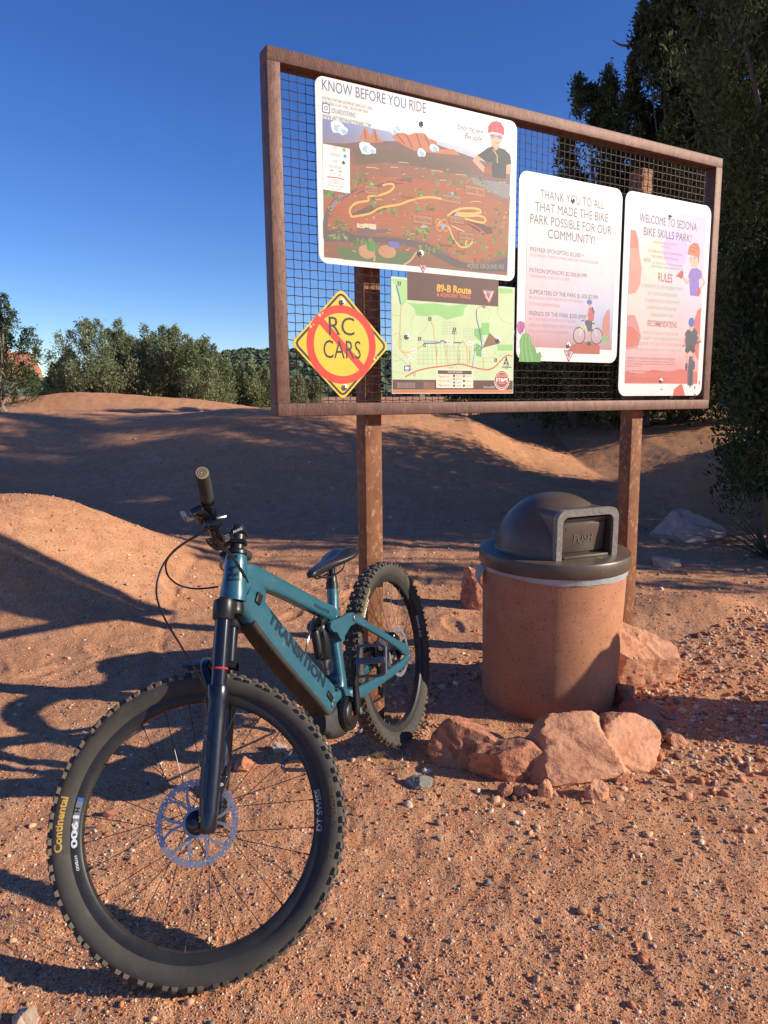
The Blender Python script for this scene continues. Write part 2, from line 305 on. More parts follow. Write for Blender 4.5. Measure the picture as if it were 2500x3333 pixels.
t6=tree('juniper_tree',(2.55,14.6),6,2.9,1.2,90,300,.08,'low juniper showing through the mesh between the trail map and sponsor panel',GR,r0=.08,clump=.3,base=.02)
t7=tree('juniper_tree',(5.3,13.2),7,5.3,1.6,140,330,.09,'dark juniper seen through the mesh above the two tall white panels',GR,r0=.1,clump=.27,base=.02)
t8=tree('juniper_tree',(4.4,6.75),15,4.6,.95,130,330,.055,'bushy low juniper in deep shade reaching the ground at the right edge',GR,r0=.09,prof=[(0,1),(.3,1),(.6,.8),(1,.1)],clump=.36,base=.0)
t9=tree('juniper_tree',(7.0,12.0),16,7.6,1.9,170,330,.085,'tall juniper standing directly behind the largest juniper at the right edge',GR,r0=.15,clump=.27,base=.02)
OL=[('juniper_tree',(8.4,5.0),8,5.5,1.5,52,180,.09),('juniper_tree',(9.6,6.5),9,6.6,1.6,52,180,.1),('juniper_tree',(12.6,5.9),10,7.6,1.7,50,180,.1),('juniper_tree',(15.,5.9),12,8.5,1.8,50,180,.11)]
for nm,l_,sd_,h_,ra,nc,pe,le in OL: tree(nm,l_,sd_,h_,ra,nc,pe,le,'one of the junipers standing to the right outside the photo, shading the dirt mounds','junipers beyond the right edge',r0=.15,prof=[(0,.45),(.25,.9),(.5,1),(.8,.7),(1,.15)],base=.12)
# dead branches on the big juniper group
mb=MB()
def twig(pts,r0,r1): P=catmull(pts,6); mb.tube(P,np.linspace(r0,r1,len(P)),6)
twig([np.array(p)-np.array(t3.location) for p in [(4.5756,12.6862,6.8223),(4.5756,12.7167,7.0013),(4.4849,12.7624,7.2698),(4.3260,12.8042,7.5159),(4.2352,12.8233,7.6278),(4.1331,12.8328,7.6837)]],0.04725,0.0081)
twig([np.array(p)-np.array(t3.location) for p in [(4.3260,12.8042,7.5159),(4.2352,12.8111,7.5562),(4.1558,12.8035,7.5115)]],0.0135,0.0054)
twig([np.array(p)-np.array(t3.location) for p in [(4.5075,12.7403,7.1400),(4.3487,12.7490,7.1915),(4.2465,12.7814,7.3817)]],0.0162,0.0054)
twig([np.array(p)-np.array(t3.location) for p in [(4.5529,12.6786,6.7776),(4.3260,12.6957,6.8783),(4.0990,12.7110,6.9678),(3.8721,12.7148,6.9901),(3.7359,12.7281,7.0684)]],0.0405,0.0081)
twig([np.array(p)-np.array(t3.location) for p in [(4.1217,12.7091,6.9566),(4.1263,12.7281,7.0684),(3.9969,12.7376,7.1244)]],0.0135,0.0054)
twig([np.array(p)-np.array(t3.location) for p in [(4.1172,12.7300,7.0796),(4.1172,12.7566,7.2363)]],0.0081,0.00405)
twig([np.array(p)-np.array(t3.location) for p in [(4.5643,12.7167,7.0013),(4.6437,12.7433,7.1579),(4.6778,12.7700,7.3146),(4.6097,12.8023,7.5047)]],0.0216,0.0054)
twig([np.array(p)-np.array(t3.location) for p in [(4.6619,12.7566,7.2363),(4.6664,12.7738,7.3369),(4.7572,12.7852,7.4041)]],0.0108,0.00405)
twig([np.array(p)-np.array(t3.location) for p in [(4.3260,12.6946,6.8715),(4.2352,12.6805,6.7888),(3.9855,12.6767,6.7664),(3.9628,12.6596,6.6657)]],0.0162,0.0054)
twig([np.array(p)-np.array(t3.location) for p in [(4.4281,12.6900,6.8447),(4.4395,12.6672,6.7104),(4.3941,12.6520,6.6210)]],0.0162,0.0054)

mb.build('dead_branch',M_dead,t3)
# left side trees
GL='junipers along the left skyline'
def px(u,d): return ((u-829.5)/1534*d*.986,d)
tree('juniper_tree',px(14,16),20,2.4,.85,52,270,.06,'ragged juniper with open bare limbs at the left edge of the photo',GL,r0=.1,clump=.33,base=.06,prof=[(0,.7),(.25,1),(.5,.75),(.8,.5),(1,.2)])
tree('juniper_tree',px(-75,17),21,2.9,1.1,55,260,.07,'taller juniper cut off by the left edge of the photo',GL,r0=.1,clump=.3,base=.05)
for i,(u,d,h_,ra,lb) in enumerate([(150,24,1.7,.9,'low shrubby juniper at the left end of the skyline row'),(225,23,3.1,1.35,'tallest juniper of the left skyline row, with a notched grey-green top'),(300,25,2.55,1.3,'rounded juniper third from the left in the skyline row'),(355,24,2.85,1.35,'broad juniper fourth in the skyline row with a pointed shoulder'),(412,23,2.35,1.25,'dense juniper at the right end of the skyline row over a pale leaning trunk'),(478,28,1.3,.9,'small juniper low against the wooded ridge right of the skyline row'),(545,25,1.75,1.0,'small juniper just left of the notice board frame'),(640,27,1.2,1.0,'low juniper seen through the mesh behind the yellow sign')]):
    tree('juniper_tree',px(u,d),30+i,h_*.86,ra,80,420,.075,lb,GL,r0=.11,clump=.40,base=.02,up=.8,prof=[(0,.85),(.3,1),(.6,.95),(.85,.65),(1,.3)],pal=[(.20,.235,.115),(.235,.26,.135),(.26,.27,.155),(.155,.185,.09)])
for i,(u,d,h_,ra,lb) in enumerate([(1050,16,1.0,1.1,'sunlit green shrub under the sponsor panel, left of the pair'),(1140,16.5,1.0,1.1,'sunlit green shrub under the sponsor panel, right of the pair')]):
    tree('scrub_bush',px(u,d),50+i,h_,ra,50,160,.07,lb,'scrub bushes behind the board',r0=.04,cat='bush',clump=.3,base=.0,pal=[(.12,.14,.05),(.14,.15,.06),(.10,.12,.05)])
# far wood on the ridge: uncountable
r=np.random.RandomState(60); n=5200; y=100+260*r.rand(n)**1.1; x=(r.rand(n)*1.5-.62)*y; sz=.9+1.5*r.rand(n); per=34
ci=np.repeat(np.arange(n),per); m_=n*per; d=r.randn(m_,3); d/=np.linalg.norm(d,axis=1)[:,None]; d[:,2]=np.abs(d[:,2]); P=np.c_[x,y,hill_h(x,y)-.1][ci]+d*(sz[ci]*(.75+.35*r.rand(m_)))[:,None]*np.array([1,1,1.15])
a_=np.cross(d,r.randn(m_,3)); a_/=np.linalg.norm(a_,axis=1)[:,None]; b_=np.cross(a_,d)+.5*d; L=(sz[ci]*.42)[:,None]
V=np.stack([P-a_*L,P+b_*L,P+a_*L,P-b_*L],1).reshape(-1,3); cc=(np.array([(.125,.155,.095),(.145,.17,.105),(.11,.14,.09)])[r.randint(0,3,n)]*(.8+.5*r.rand(n))[:,None])[ci]
big_mesh('far_wood',V,np.arange(4*m_).reshape(-1,4),M_leaf,np.repeat(cc,4,axis=0),kind='stuff',label='far wooded ridge of small dark junipers')
# yucca in the shade at the right
mb=MB(); r=np.random.RandomState(70)
for i in range(46):
    a=r.rand()*2*PI; el=.25+1.2*r.rand(); L=.6+.45*r.rand(); dv=np.array([math.cos(a)*math.cos(el),math.sin(a)*math.cos(el),math.sin(el)]); s_=unit(np.cross(dv,[0,0,1])); w_=.016
    pts=[dv*L*t-np.array([0,0,.25*L*t*t]) for t in (0,.35,.7,1)]; V=[]
    for p_,q in zip(pts,(1,.9,.6,.05)): V+= [p_-s_*w_*q,p_+np.cross(s_,dv)*-.006*q,p_+s_*w_*q]
    mb.add(V,[(3*k+j,3*k+j+1,3*k+j+4,3*k+j+3) for k in range(3) for j in range(2)])
yl=(3.3,5.9); mb.build('yucca_plant',mat('yucca leaf',(.06,.08,.04),(.09,.10,.05),8,.6),smooth=0,label='spiky yucca with long thin leaves in the dark shade at the right edge',cat='plant').location=(*yl,float(ground_h(*yl))-.02)
# ---------------------------------------------------------------- notice board (local frame: s along, n behind, t up)
yaw,tl=.5171,.0205
e_s=Vector((math.cos(yaw),math.sin(yaw),0)); e_n0=Vector((-math.sin(yaw),math.cos(yaw),0)); e_n=e_n0*math.cos(tl)-Vector((0,0,math.sin(tl))); e_t=Vector((0,0,math.cos(tl)))+e_n0*math.sin(tl)
MS=Matrix(((e_s.x,e_n.x,e_t.x,-.3874),(e_s.y,e_n.y,e_t.y,2.6217),(e_s.z,e_n.z,e_t.z,1.3254),(0,0,0,1)))
BW,BH=2.44,1.257
M_rust=mat('weathered steel',(.130,.060,.043),(.205,.104,.074),34,.60,.25,bump=.3,bscale=140,c3=(.095,.044,.034),scale2=110,stretch=(1,1,.4),thr2=(.52,.66))
M_rustp=mat('rusted steel post',(.28,.105,.038),(.17,.062,.028),14,.72,.15,bump=.2,bscale=110,c3=(.40,.22,.12),scale2=60,stretch=(1,1,.6),thr2=(.54,.66))
M_wire=mat('rusted wire',(.085,.05,.038),(.14,.075,.05),60,.6,.5)
M_white=mat('sign aluminium white',(.66,.65,.63),(.59,.58,.555),6,.46,bump=.03,bscale=40)
M_bolt=mat('zinc bolt',(.55,.54,.50),(.40,.38,.35),80,.35,.9)
board=empty('notice_board',M=MS,label='large rust-brown steel notice board with wire mesh panel on two posts',cat='notice board')
mb=MB(); D=.074; t_=.049
mb.box((BW/2,D/2,BH-t_/2),(BW,D,t_),b=.006); mb.box((BW/2,D/2,t_/2),(BW,D,t_),b=.006)
mb.box((t_/2,D/2,BH/2),(t_,D-.002,BH-2*t_+.004),b=.003); mb.box((BW-t_/2,D/2,BH/2),(t_,D-.002,BH-2*t_+.004),b=.003)
mb.build('frame',M_rust,board,smooth=30)
for s0,top in ((.40,BH-.06),(1.944,1.165)):
    q=MB().box((s0+.039,D+.039+.002,(top-1.42)/2),(.078,.078,top+1.42),b=.004); q.build('post',M_rustp,board,smooth=30)
mb=MB(); pit=.0318; off=.034; amp=.0022
ns=int((BW-2*t_)/pit); ntt=int((BH-2*t_)/pit)
for i in range(ns+1):
    s0=t_+.012+i*pit; k=np.arange(-1,2*ntt+4); tt=t_+.008+k*pit/2; tt=np.clip(tt,t_-.004,BH-t_+.004); sg=np.where(k%2==0,np.where((k//2+i)%2==0,1,-1),0)
    mb.tube(np.c_[s0+amp*.8*sg,off+amp*.9*sg,tt],.00155,4,cap=False)
for j in range(ntt+1):
    t0=t_+.008+j*pit; k=np.arange(-1,2*ns+4); ss=np.clip(t_+.012+k*pit/2,t_-.004,BW-t_+.004); sg=np.where(k%2==0,np.where((k//2+j)%2==0,-1,1),0)
    mb.tube(np.c_[ss,off+amp*.9*sg,t0+amp*.8*sg],.00155,4,cap=False)
mb.build('wire_mesh',M_wire,board,smooth=0)
# ---- printed signs
M_print=mat('sign print',None,(.93,.92,.90),9,attr='tint',rough=.5,spec=.2)
class Art:
    def __init__(s,front): s.V=[];s.F=[];s.C=[];s.n=0;s.f=front-.0003;s.bx=np.zeros((0,5))
    def _add(s,P,F,C): 
        P=np.asarray(P,float); a,b=P.min(0)-1e-4,P.max(0)+1e-4; k=s.bx; hit=k[(k[:,0]<b[0])&(k[:,2]>a[0])&(k[:,1]<b[1])&(k[:,3]>a[1])]; ly=1+(hit[:,4].max() if len(hit) else 0); s.bx=np.vstack([k,[a[0],a[1],b[0],b[1],ly]]); s.z=s.f-ly*.00002; s.V.append(np.c_[P[:,0],np.full(len(P),s.z),P[:,1]]); s.F+=[tuple(i+s.n for i in f) for f in F]; s.C.append(np.broadcast_to((np.asarray(C,float)*.80+.045),(len(P),3))); s.n+=len(P)
    def poly(s,P,c):
        c=hexc(c); f=tessellate_polygon([[Vector((p[0],p[1],0)) for p in P]]); s._add(P,f,c)
    def grad(s,P,C,n=10):  # four corners bl br tr tl
        P=[np.array(p) for p in P]; C=[np.array(hexc(c)) for c in C]; V=[];K=[]
        for j in range(n+1):
            for i in range(n+1):
                u,v=i/n,j/n; w_=((1-u)*(1-v),u*(1-v),u*v,(1-u)*v); V.append(sum(a*b for a,b in zip(w_,P))); K.append(sum(a*b for a,b in zip(w_,C)))
        s._add(V,[(j*(n+1)+i,j*(n+1)+i+1,(j+1)*(n+1)+i+1,(j+1)*(n+1)+i) for j in range(n) for i in range(n)],K)
    def rect(s,a,b,c): s.poly([a,(b[0],a[1]),b,(a[0],b[1])],c)
    def ell(s,c,rx,ry,col,n=20,rot=0):
        th=np.linspace(0,2*PI,n,endpoint=False); x,y=rx*np.cos(th),ry*np.sin(th); s._add(np.c_[c[0]+x*math.cos(rot)-y*math.sin(rot),c[1]+x*math.sin(rot)+y*math.cos(rot)],[tuple(range(n))],hexc(col))
    def ring(s,c,r1,r2,col,n=56):
        th=np.linspace(0,2*PI,n,endpoint=False); d=np.c_[np.cos(th),np.sin(th)]; s._add(np.r_[np.array(c)+r1*d,np.array(c)+r2*d],[(i,(i+1)%n,n+(i+1)%n,n+i) for i in range(n)],hexc(col))
    def line(s,P,w_,col,sm=0,closed=False):
        P=np.array(P,float)
        if closed: P=np.vstack([P,P[:1]])
        if sm: P=catmull(np.c_[P,np.zeros(len(P))],sm)[:,:2]
        T=np.gradient(P,axis=0); T/=np.linalg.norm(T,axis=1)[:,None]+1e-12; N=np.c_[-T[:,1],T[:,0]]*w_/2; k=len(P)
        s._add(np.r_[P+N,P-N],[(i,i+1,k+i+1,k+i) for i in range(k-1)],hexc(col))
    def text(s,body,p,width=None,h=.02,col='333333',al='l',shear=0,bold=0,ang=0):
        V,F=text_geo(body,bold,shear)
        if not len(V): return
        V=V*np.array([h/CAP,h/CAP]); w0=V[:,0].max(); 
        if width: V=V*np.array([width/w0,1]); w0=width
        dx={'l':0,'c':-w0/2,'r':-w0}[al]; V=V+np.array([dx,0]); ca,sa=math.cos(ang),math.sin(ang)
        s._add(np.c_[p[0]+V[:,0]*ca-V[:,1]*sa,p[1]+V[:,0]*sa+V[:,1]*ca],F,hexc(col))
    def build(s,parent):
        me=bpy.data.meshes.new('artwork'); me.from_pydata(np.concatenate(s.V).tolist(),[],s.F); me.materials.append(M_print)
        a=me.color_attributes.new('tint','FLOAT_COLOR','POINT'); C=np.concatenate(s.C); a.data.foreach_set('color',np.c_[C,np.ones(len(C))].astype(np.float32).ravel())
        bm=bmesh.new(); bm.from_mesh(me)
        for f in bm.faces:
            f.normal_update()
            if f.normal.y>0: f.normal_flip()
        bm.to_mesh(me); bm.free()
        o=bpy.data.objects.new('artwork',me); COL.objects.link(o); o.parent=parent; return o
def rr_poly(a,b,rad,k=8):
    P=[]
    for cx,cy,a0 in ((b[0]-rad,b[1]-rad,0),(a[0]+rad,b[1]-rad,90),(a[0]+rad,a[1]+rad,180),(b[0]-rad,a[1]+rad,270)):
        for i in range(k+1): q=math.radians(a0+90*i/k); P.append((cx+rad*math.cos(q),cy+rad*math.sin(q)))
    return P
FR=.006
def sign(name,label,cat,outline,m,bolts,thick=.003):
    o=empty(name,M=MS,label=label,cat=cat)
    MB().prism([(p[0],FR,p[1]) for p in outline],(0,thick,0)).build('panel',m,o,smooth=30)
    for b in bolts:
        q=MB(); q.lathe([(.0,-.006),(.004,-.0055),(.0075,-.003),(.009,0),(.012,.0005),(.012,.002)],(b[0],FR-.003,b[1]),(0,1,0),14); q.build('bolt',M_bolt,o)
    return o
rnd=random.Random(4)
def blob(A,c,r,col,n=9,sq=1.0):
    A._add([(c[0]+r*(.75+.4*rnd.random())*math.cos(2*PI*i/n),c[1]+sq*r*(.75+.4*rnd.random())*math.sin(2*PI*i/n)) for i in range(n)],[tuple(range(n))],hexc(col))
def _hm(h): return lambda a,b:((h[0]*a+h[1]*b+h[2])/(h[6]*a+h[7]*b+1),(h[3]*a+h[4]*b+h[5])/(h[6]*a+h[7]*b+1))
KF=_hm([0.0005820069,-1.882587e-05,-0.04786299,-1.015155e-05,-0.0005436636,1.269228,-0.0001094595,-2.780775e-05]); MF=_hm([0.0005883031,-1.902953e-05,-0.04275601,-1.026137e-05,-0.0005495451,0.5446825,-0.0001106437,-2.810858e-05])   # artwork sheet units to metres on the board
# ==== 1 trail map
s1=sign('trail_map_sign','large white rounded panel with a painted trail map headed KNOW BEFORE YOU RIDE','sign',rr_poly((.181,.558),(1.102,1.199),.035),M_white,[(0.6305,1.1106),(0.6224,0.6309)])
A=Art(FR); K=lambda *p:list(p)
A.poly(K((0.2074,1.0578),(0.3845,1.0595),(0.4893,1.0582),(0.6963,1.0598),(0.9443,1.0621),(1.0705,1.0593),(1.0620,0.5800),(0.8336,0.5800),(0.5212,0.5803),(0.2019,0.5796)),'8e5a45')
A.grad(K((0.2066,0.9727),(0.9451,1.0057),(0.9443,1.0621),(0.2074,1.0578)),('8c7d8e','a9b4cf','dfe4ee','6f7fb8'))
A.poly(K((0.2066,0.9755),(0.2887,0.9858),(0.3837,1.0095),(0.5105,1.0299),(0.6963,1.0478),(0.9449,1.0183),(1.0700,0.9982),(1.0666,0.9137),(0.8631,0.9502),(0.5979,0.9730),(0.3283,0.9555),(0.2067,0.9535)),'7d5a58')
A.poly(K((0.3287,0.9781),(0.5102,0.9949),(0.6963,0.9997),(0.8627,0.9875),(0.8671,0.9570),(0.6733,0.9541),(0.4881,0.9391),(0.3411,0.9177)),'6f5a4e')
A.poly(K((0.3140,0.9137),(0.4668,0.9476),(0.6733,0.9541),(0.8631,0.9439),(1.0712,0.9013),(1.0679,0.8487),(0.8637,0.8876),(0.5976,0.8894),(0.3129,0.8567)),'96604c')
A.poly(K((0.3497,1.0142),(0.3649,1.0291),(0.3735,1.0531),(0.3845,1.0572),(0.3925,1.0450),(0.3992,1.0279),(0.4083,1.0362),(0.4134,1.0553),(0.4232,1.0580),(0.4313,1.0400),(0.4570,1.0167),(0.3975,1.0060)),'c07a58')
A.poly(K((0.4963,1.0403),(0.5108,1.0589),(0.5470,1.0661),(0.5688,1.0615),(0.5984,1.0746),(0.6431,1.0797),(0.6620,1.0650),(0.6963,1.0598),(0.7117,1.0322),(0.7820,1.0431),(0.8139,1.0248),(0.6963,1.0147),(0.5981,1.0085),(0.5394,1.0228)),'c4795a')
for q in [((880,600),(960,690)),((930,592),(1010,700)),((1000,592),(1060,700)),((1050,600),(1100,700)),((1090,630),(1150,705))]:
    pass
for a,b in [((0.5179,1.0543),(0.5540,1.0252)),((0.5578,1.0609),(0.5870,1.0186)),((0.6058,1.0711),(0.6280,1.0191)),((0.6431,1.0720),(0.6733,1.0262)),((0.3775,1.0481),(0.3838,1.0152)),((0.4203,1.0524),(0.4289,1.0168))]: A.line([a,b],.006,'9a4f42')
for c,r_ in [((0.2667,1.0395),.032),((0.2896,1.0306),.022),((0.5145,1.0769),.026),((0.3833,0.9855),.030),((0.4075,0.9819),.02),((0.6279,1.0060),.022),((0.6871,1.0331),.022),((0.5037,1.0664),.018)]: blob(A,c,r_,'e8edf3',12,.75); blob(A,(c[0]+.004,c[1]-.004),r_*.62,'a9c9de',10,.7)
# lower part: orange dirt, roads, fields
A.poly(K((0.3267,0.8700),(0.5239,0.9031),(0.7510,0.9101),(0.9979,0.8791),(1.0679,0.8487),(1.0646,0.6703),(0.8582,0.6065),(0.7124,0.6636),(0.5967,0.6864),(0.3786,0.6851),(0.2421,0.6824),(0.2064,0.7070),(0.2068,0.8031),(0.3122,0.8195)),'a5623f')
A.poly(K((0.2041,0.6669),(0.2555,0.6838),(0.3367,0.6720),(0.5368,0.6785),(0.6578,0.6720),(0.7362,0.6406),(0.8251,0.6134),(0.9337,0.6141),(1.0631,0.6556),(1.0616,0.5967),(0.9171,0.5853),(0.7845,0.5940),(0.6889,0.6269),(0.5966,0.6526),(0.4491,0.6554),(0.2033,0.6354)),'5f5355')
A.line(K((0.2094,0.6446),(0.2110,0.7075),(0.2306,0.7552),(0.2713,0.7943),(0.3395,0.8259),(0.4516,0.8668),(0.5827,0.8993)),.018,'6a5653',6)
A.poly(K((0.2474,0.6195),(0.4202,0.6359),(0.5889,0.6304),(0.5510,0.5809),(0.3769,0.5784),(0.2802,0.5783)),'5d7048')
A.ell((0.3810,0.6156),.036,.026,'c08f66'); A.ell((0.4704,0.6238),.040,.024,'c08f66'); A.poly(K((0.4091,0.6050),(0.4198,0.6060),(0.4181,0.5831),(0.4081,0.5822)),'c08f66'); A.line(K((0.6041,0.6348),(0.5774,0.6016),(0.5435,0.5803)),.007,'c9a77c',4)
blob(A,(0.4032,0.6373),.024,'4f8a4a',14); A.rect((0.4764,0.6412),(0.5256,0.6629),'6f6ab0')
A.poly(K((0.3371,0.6936),(0.3721,0.7126),(0.4213,0.7191),(0.4247,0.7017),(0.4858,0.7082),(0.4856,0.6962),(0.3925,0.6806),(0.3369,0.6807)),'6f5a5c')
for q in [((0.3406,0.6987),(0.3721,0.7137)),((0.3719,0.7032),(0.4001,0.7168)),((0.3928,0.6995),(0.4227,0.7181))]: A.rect(*q,'e3c6a8')
A.poly(K((0.5909,0.7285),(0.6272,0.7220),(0.6594,0.7235),(0.6578,0.7079),(0.6195,0.7101)),'76a850'); A.poly(K((0.6196,0.7273),(0.6387,0.7471),(0.6617,0.7318)),'b0a7a0')
A.poly(K((0.7436,0.7948),(0.7913,0.8066),(0.8565,0.7888),(0.9147,0.7762),(0.9741,0.7665),(0.9830,0.7447),(0.9321,0.7329),(0.8485,0.7657),(0.7834,0.7837)),'5c3f38')
A.poly(K((0.3209,0.7458),(0.3941,0.7835),(0.5011,0.7965),(0.4505,0.7726),(0.3796,0.7468),(0.3242,0.7375)),'6a463c')
A.poly(K((0.8631,0.9502),(1.0658,0.9492),(1.0654,0.8875),(0.9804,0.9026),(0.8797,0.9274)),'8a8688')
for i in range(230):
    u_=rnd.random(); v_=rnd.random(); p0=np.array((0.2080,0.6387)); 
    a=rnd.choice([(610,840,160,70),(450,950,60,40),(500,1130,110,60),(620,990,180,90),(820,1050,330,60),(900,1180,180,60),(1480,1060,95,280),(1230,1330,320,60),(480,1215,110,30),(620,1250,120,20),(1080,830,380,90),(1200,1220,250,110),(1000,950,250,40),(1030,1290,140,60)])
    x_,y_=a[0]+a[2]*u_,a[1]+a[3]*v_; c=KF(x_,y_); r_=.0045+.004*rnd.random(); blob(A,(c[0],c[1]+r_*.3),r_,rnd.choice(['5d7a3f','6f8a48','4f6b3c','7a8f4c']),7,1.25)
for i in range(420):
    x_,y_=450+1110*rnd.random(),800+520*rnd.random()
    if x_<610 and y_<960: continue
    c=KF(x_,y_); a_=rnd.uniform(-.5,.5); l_=.004+.012*rnd.random(); A.line([c,(c[0]+l_*math.cos(a_),c[1]+l_*math.sin(a_))],.0012+.0022*rnd.random(),rnd.choice(['b8764e','8a4f38','c79a78','74493a','9a6a4a','d2b08e','6f5a4c','b0623c']))
for q in [(700,800,60),(850,800,40),(760,1000,30),(1100,820,60),(1250,845,50),(900,770,50),(1150,880,40),(1350,1010,50)]:
    c=KF(q[0],q[1]); A.line([c,(c[0]+.0007*q[2],c[1]+.004),(c[0]+.0009*q[2],c[1]+.002)],.0025,'d9b79a')
A.line(K((0.9471,0.8664),(0.9092,0.8776),(0.8312,0.8803),(0.7354,0.8926),(0.6276,0.8874),(0.5237,0.8854),(0.4804,0.8853),(0.3952,0.8534),(0.3257,0.8155),(0.2708,0.7715),(0.2570,0.7527),(0.3106,0.7388),(0.3445,0.7236),(0.4215,0.7339),(0.5080,0.7495),(0.5971,0.7748),(0.7357,0.7939)),.0055,'cf4a3a',5)
A.line(K((0.7436,0.7948),(0.8320,0.7766),(0.9150,0.7537),(0.9750,0.7080),(0.9672,0.6615),(0.8662,0.6363),(0.7843,0.6291),(0.7745,0.6504),(0.8247,0.6678)),.0055,'cf4a3a',5)
A.line(K((0.3173,0.7338),(0.3110,0.7591),(0.3388,0.7855),(0.3909,0.8006),(0.3911,0.8152),(0.4440,0.8278),(0.4872,0.8480),(0.5033,0.8678),(0.4874,0.8734),(0.4516,0.8627)),.0075,'e8b158',5)
A.line(K((0.3173,0.7338),(0.3937,0.7542),(0.4435,0.7818),(0.5231,0.8021),(0.5674,0.8207),(0.6199,0.8381),(0.6733,0.8479),(0.7355,0.8477)),.0075,'e8b158',4)
A.line(K((0.7515,0.7864),(0.7913,0.8128),(0.8479,0.8277),(0.9056,0.8308),(0.9142,0.8177),(0.8481,0.8069),(0.7914,0.8034),(0.8319,0.7955),(0.9060,0.8053),(0.9396,0.7982),(0.9314,0.7812),(0.8647,0.7834),(0.7834,0.7931)),.008,'eeb968',5)
A.line(K((0.7200,0.7642),(0.7083,0.7504),(0.7438,0.7481),(0.7597,0.7435),(0.7758,0.7106),(0.8002,0.6846),(0.8165,0.6747),(0.8411,0.6757),(0.8698,0.6913),(0.8738,0.7077),(0.8490,0.7053),(0.8410,0.6821)),.0065,'eeb968',4)
for c in ((0.7083,0.7566),(0.7358,0.7597),(0.7122,0.7384),(0.7422,0.7404)): A.ring(c,.010,.016,'c98a5e',14)
A.line(K((0.7716,0.7511),(0.8323,0.7354),(0.8820,0.7118)),.004,'e3c49a',3)
for c,cc,w_ in [((0.4057,0.8589),'74c247',.009),((0.7750,0.8725),'79b7e3',.009),((0.7978,0.7948),'79b7e3',.007),((0.7303,0.7466),'79b7e3',.008),((0.8575,0.6824),'74c247',.008)]: A.ell(c,w_,w_,cc)
for tx,p,q,h_ in [('WILDCAT',(0.3760,0.8260),(0.4316,0.8542),.014),('SUNRISE TRAIL',(0.8376,0.8811),(0.9396,0.9164),.015),('VORTEX',(0.7277,0.8393),(0.8167,0.8691),.012),('CARRUTH TRAIL',(0.5879,0.7434),(0.6779,0.7743),.014),('DUAL SLALOM',(0.7612,0.7637),(0.8335,0.7894),.012),('PUMP PARK',(0.8081,0.7057),(0.8835,0.7325),.013)]:
    A.rect((p[0]-.002,p[1]-.002),(q[0]+.002,q[1]+.002),'6b4436'); A.rect(p,q,'b57b58'); A.text(tx,(p[0]+.003,(p[1]+q[1])/2-h_/2),q[0]-p[0]-.006,h_,'4a2f28')
A.text('Oaks',(0.6487,0.7978),None,.014,'3a3a34',shear=.3); A.text('You are here',(0.7124,0.6679),.062,.012,'4a2f28',shear=.3); A.text('X',(0.7728,0.6832),None,.016,'2a2020',bold=.02); A.text('Sunset View Loop',(0.5365,0.8306),.08,.008,'5a3a30',shear=.3); A.text('Tot lot',(0.7988,0.6514),.03,.01,'6a4a3c')
A.text('CARRUTH DR',(0.2316,0.7429),.115,.016,'bdb3b3',ang=.78); A.text('POSSE GROUND RD',(0.8542,0.5932),.19,.017,'a9a2a2',ang=.07)
# legend
A.poly(K((0.2059,0.9726),(0.3151,0.9715),(0.3134,0.8157),(0.2046,0.8163)),'f2f0ec')
for tx,p,w_,h_,cc in [('EASY',(0.2650,0.9626),.016,.0085,'777777'),('INTERMEDIATE',(0.2797,0.9368),.046,.0085,'777777'),('EXPERT',(0.2673,0.9153),.022,.0085,'777777'),('PARK BOUNDARY',(0.2821,0.8950),.052,.009,'777777'),('RETURN TRAILS',(0.2796,0.8703),.047,.009,'777777'),('ATTENTION',(0.2691,0.8491),.028,.0075,'cf4a3a'),('RETURN TRAILS ARE JOINT',(0.2870,0.8407),.066,.007,'777777'),('USE, HIKING AND BIKING',(0.2868,0.8305),.064,.007,'777777'),('STAY IN CONTROL',(0.2785,0.8192),.046,.007,'777777')]: A.text(tx,p,w_,h_,cc,al='r')
A.ell((0.2916,0.9639),.0068,.0068,'74c247'); q=(0.2951,0.9431); A.rect((q[0]-.006,q[1]-.006),(q[0]+.006,q[1]+.006),'5b93d6'); q=(0.2886,0.9196); A.poly([(q[0]-.008,q[1]),(q[0],q[1]-.008),(q[0]+.008,q[1]),(q[0],q[1]+.008)],'3a3a40')
A.ell((0.2402,0.8862),.008,.003,'6fa886'); A.ell((0.2733,0.8864),.008,.003,'6fa886'); A.line(K((0.2213,0.8611),(0.2463,0.8635),(0.2728,0.8637),(0.2894,0.8592)),.004,'cf4a3a',4)
# head of the panel
a,b=(0.2093,1.1569),(0.6493,1.1497); A.text('KNOW BEFORE YOU RIDE',(a[0],(a[1]+b[1])/2),b[0]-a[0],.036,'63648f')
a=(0.2085,1.1260); A.text('EXISTING FEATURES SHOWN BY DIFFICULTY LEVEL',(a[0],a[1]-.004),.205,.0105,'a3a08c'); A.text('PUMP PARK, FLOW TRAIL, TECH FLOW TRAIL',(a[0],a[1]-.019),.186,.0105,'a3a08c')
c=(0.2225,1.0943); A.poly(rr_poly((c[0]-.0155,c[1]-.0165),(c[0]+.0155,c[1]+.0165),.005,4),'55597f'); A.poly(rr_poly((c[0]-.012,c[1]-.013),(c[0]+.012,c[1]+.013),.004,4),'f0efec'); A.ring(c,.0045,.0075,'55597f',18); A.ell((c[0]+.008,c[1]+.009),.0018,.0018,'55597f',8)
a=(0.2450,1.0891); A.text('EDUARDODENNIZ',(a[0],a[1]-.006),.098,.0165,'8b8791'); a=(0.2069,1.0632); A.text('WWW.ARTOFEDWARDDENNIS.COM',(a[0],a[1]-.006),.198,.0165,'8b8791')
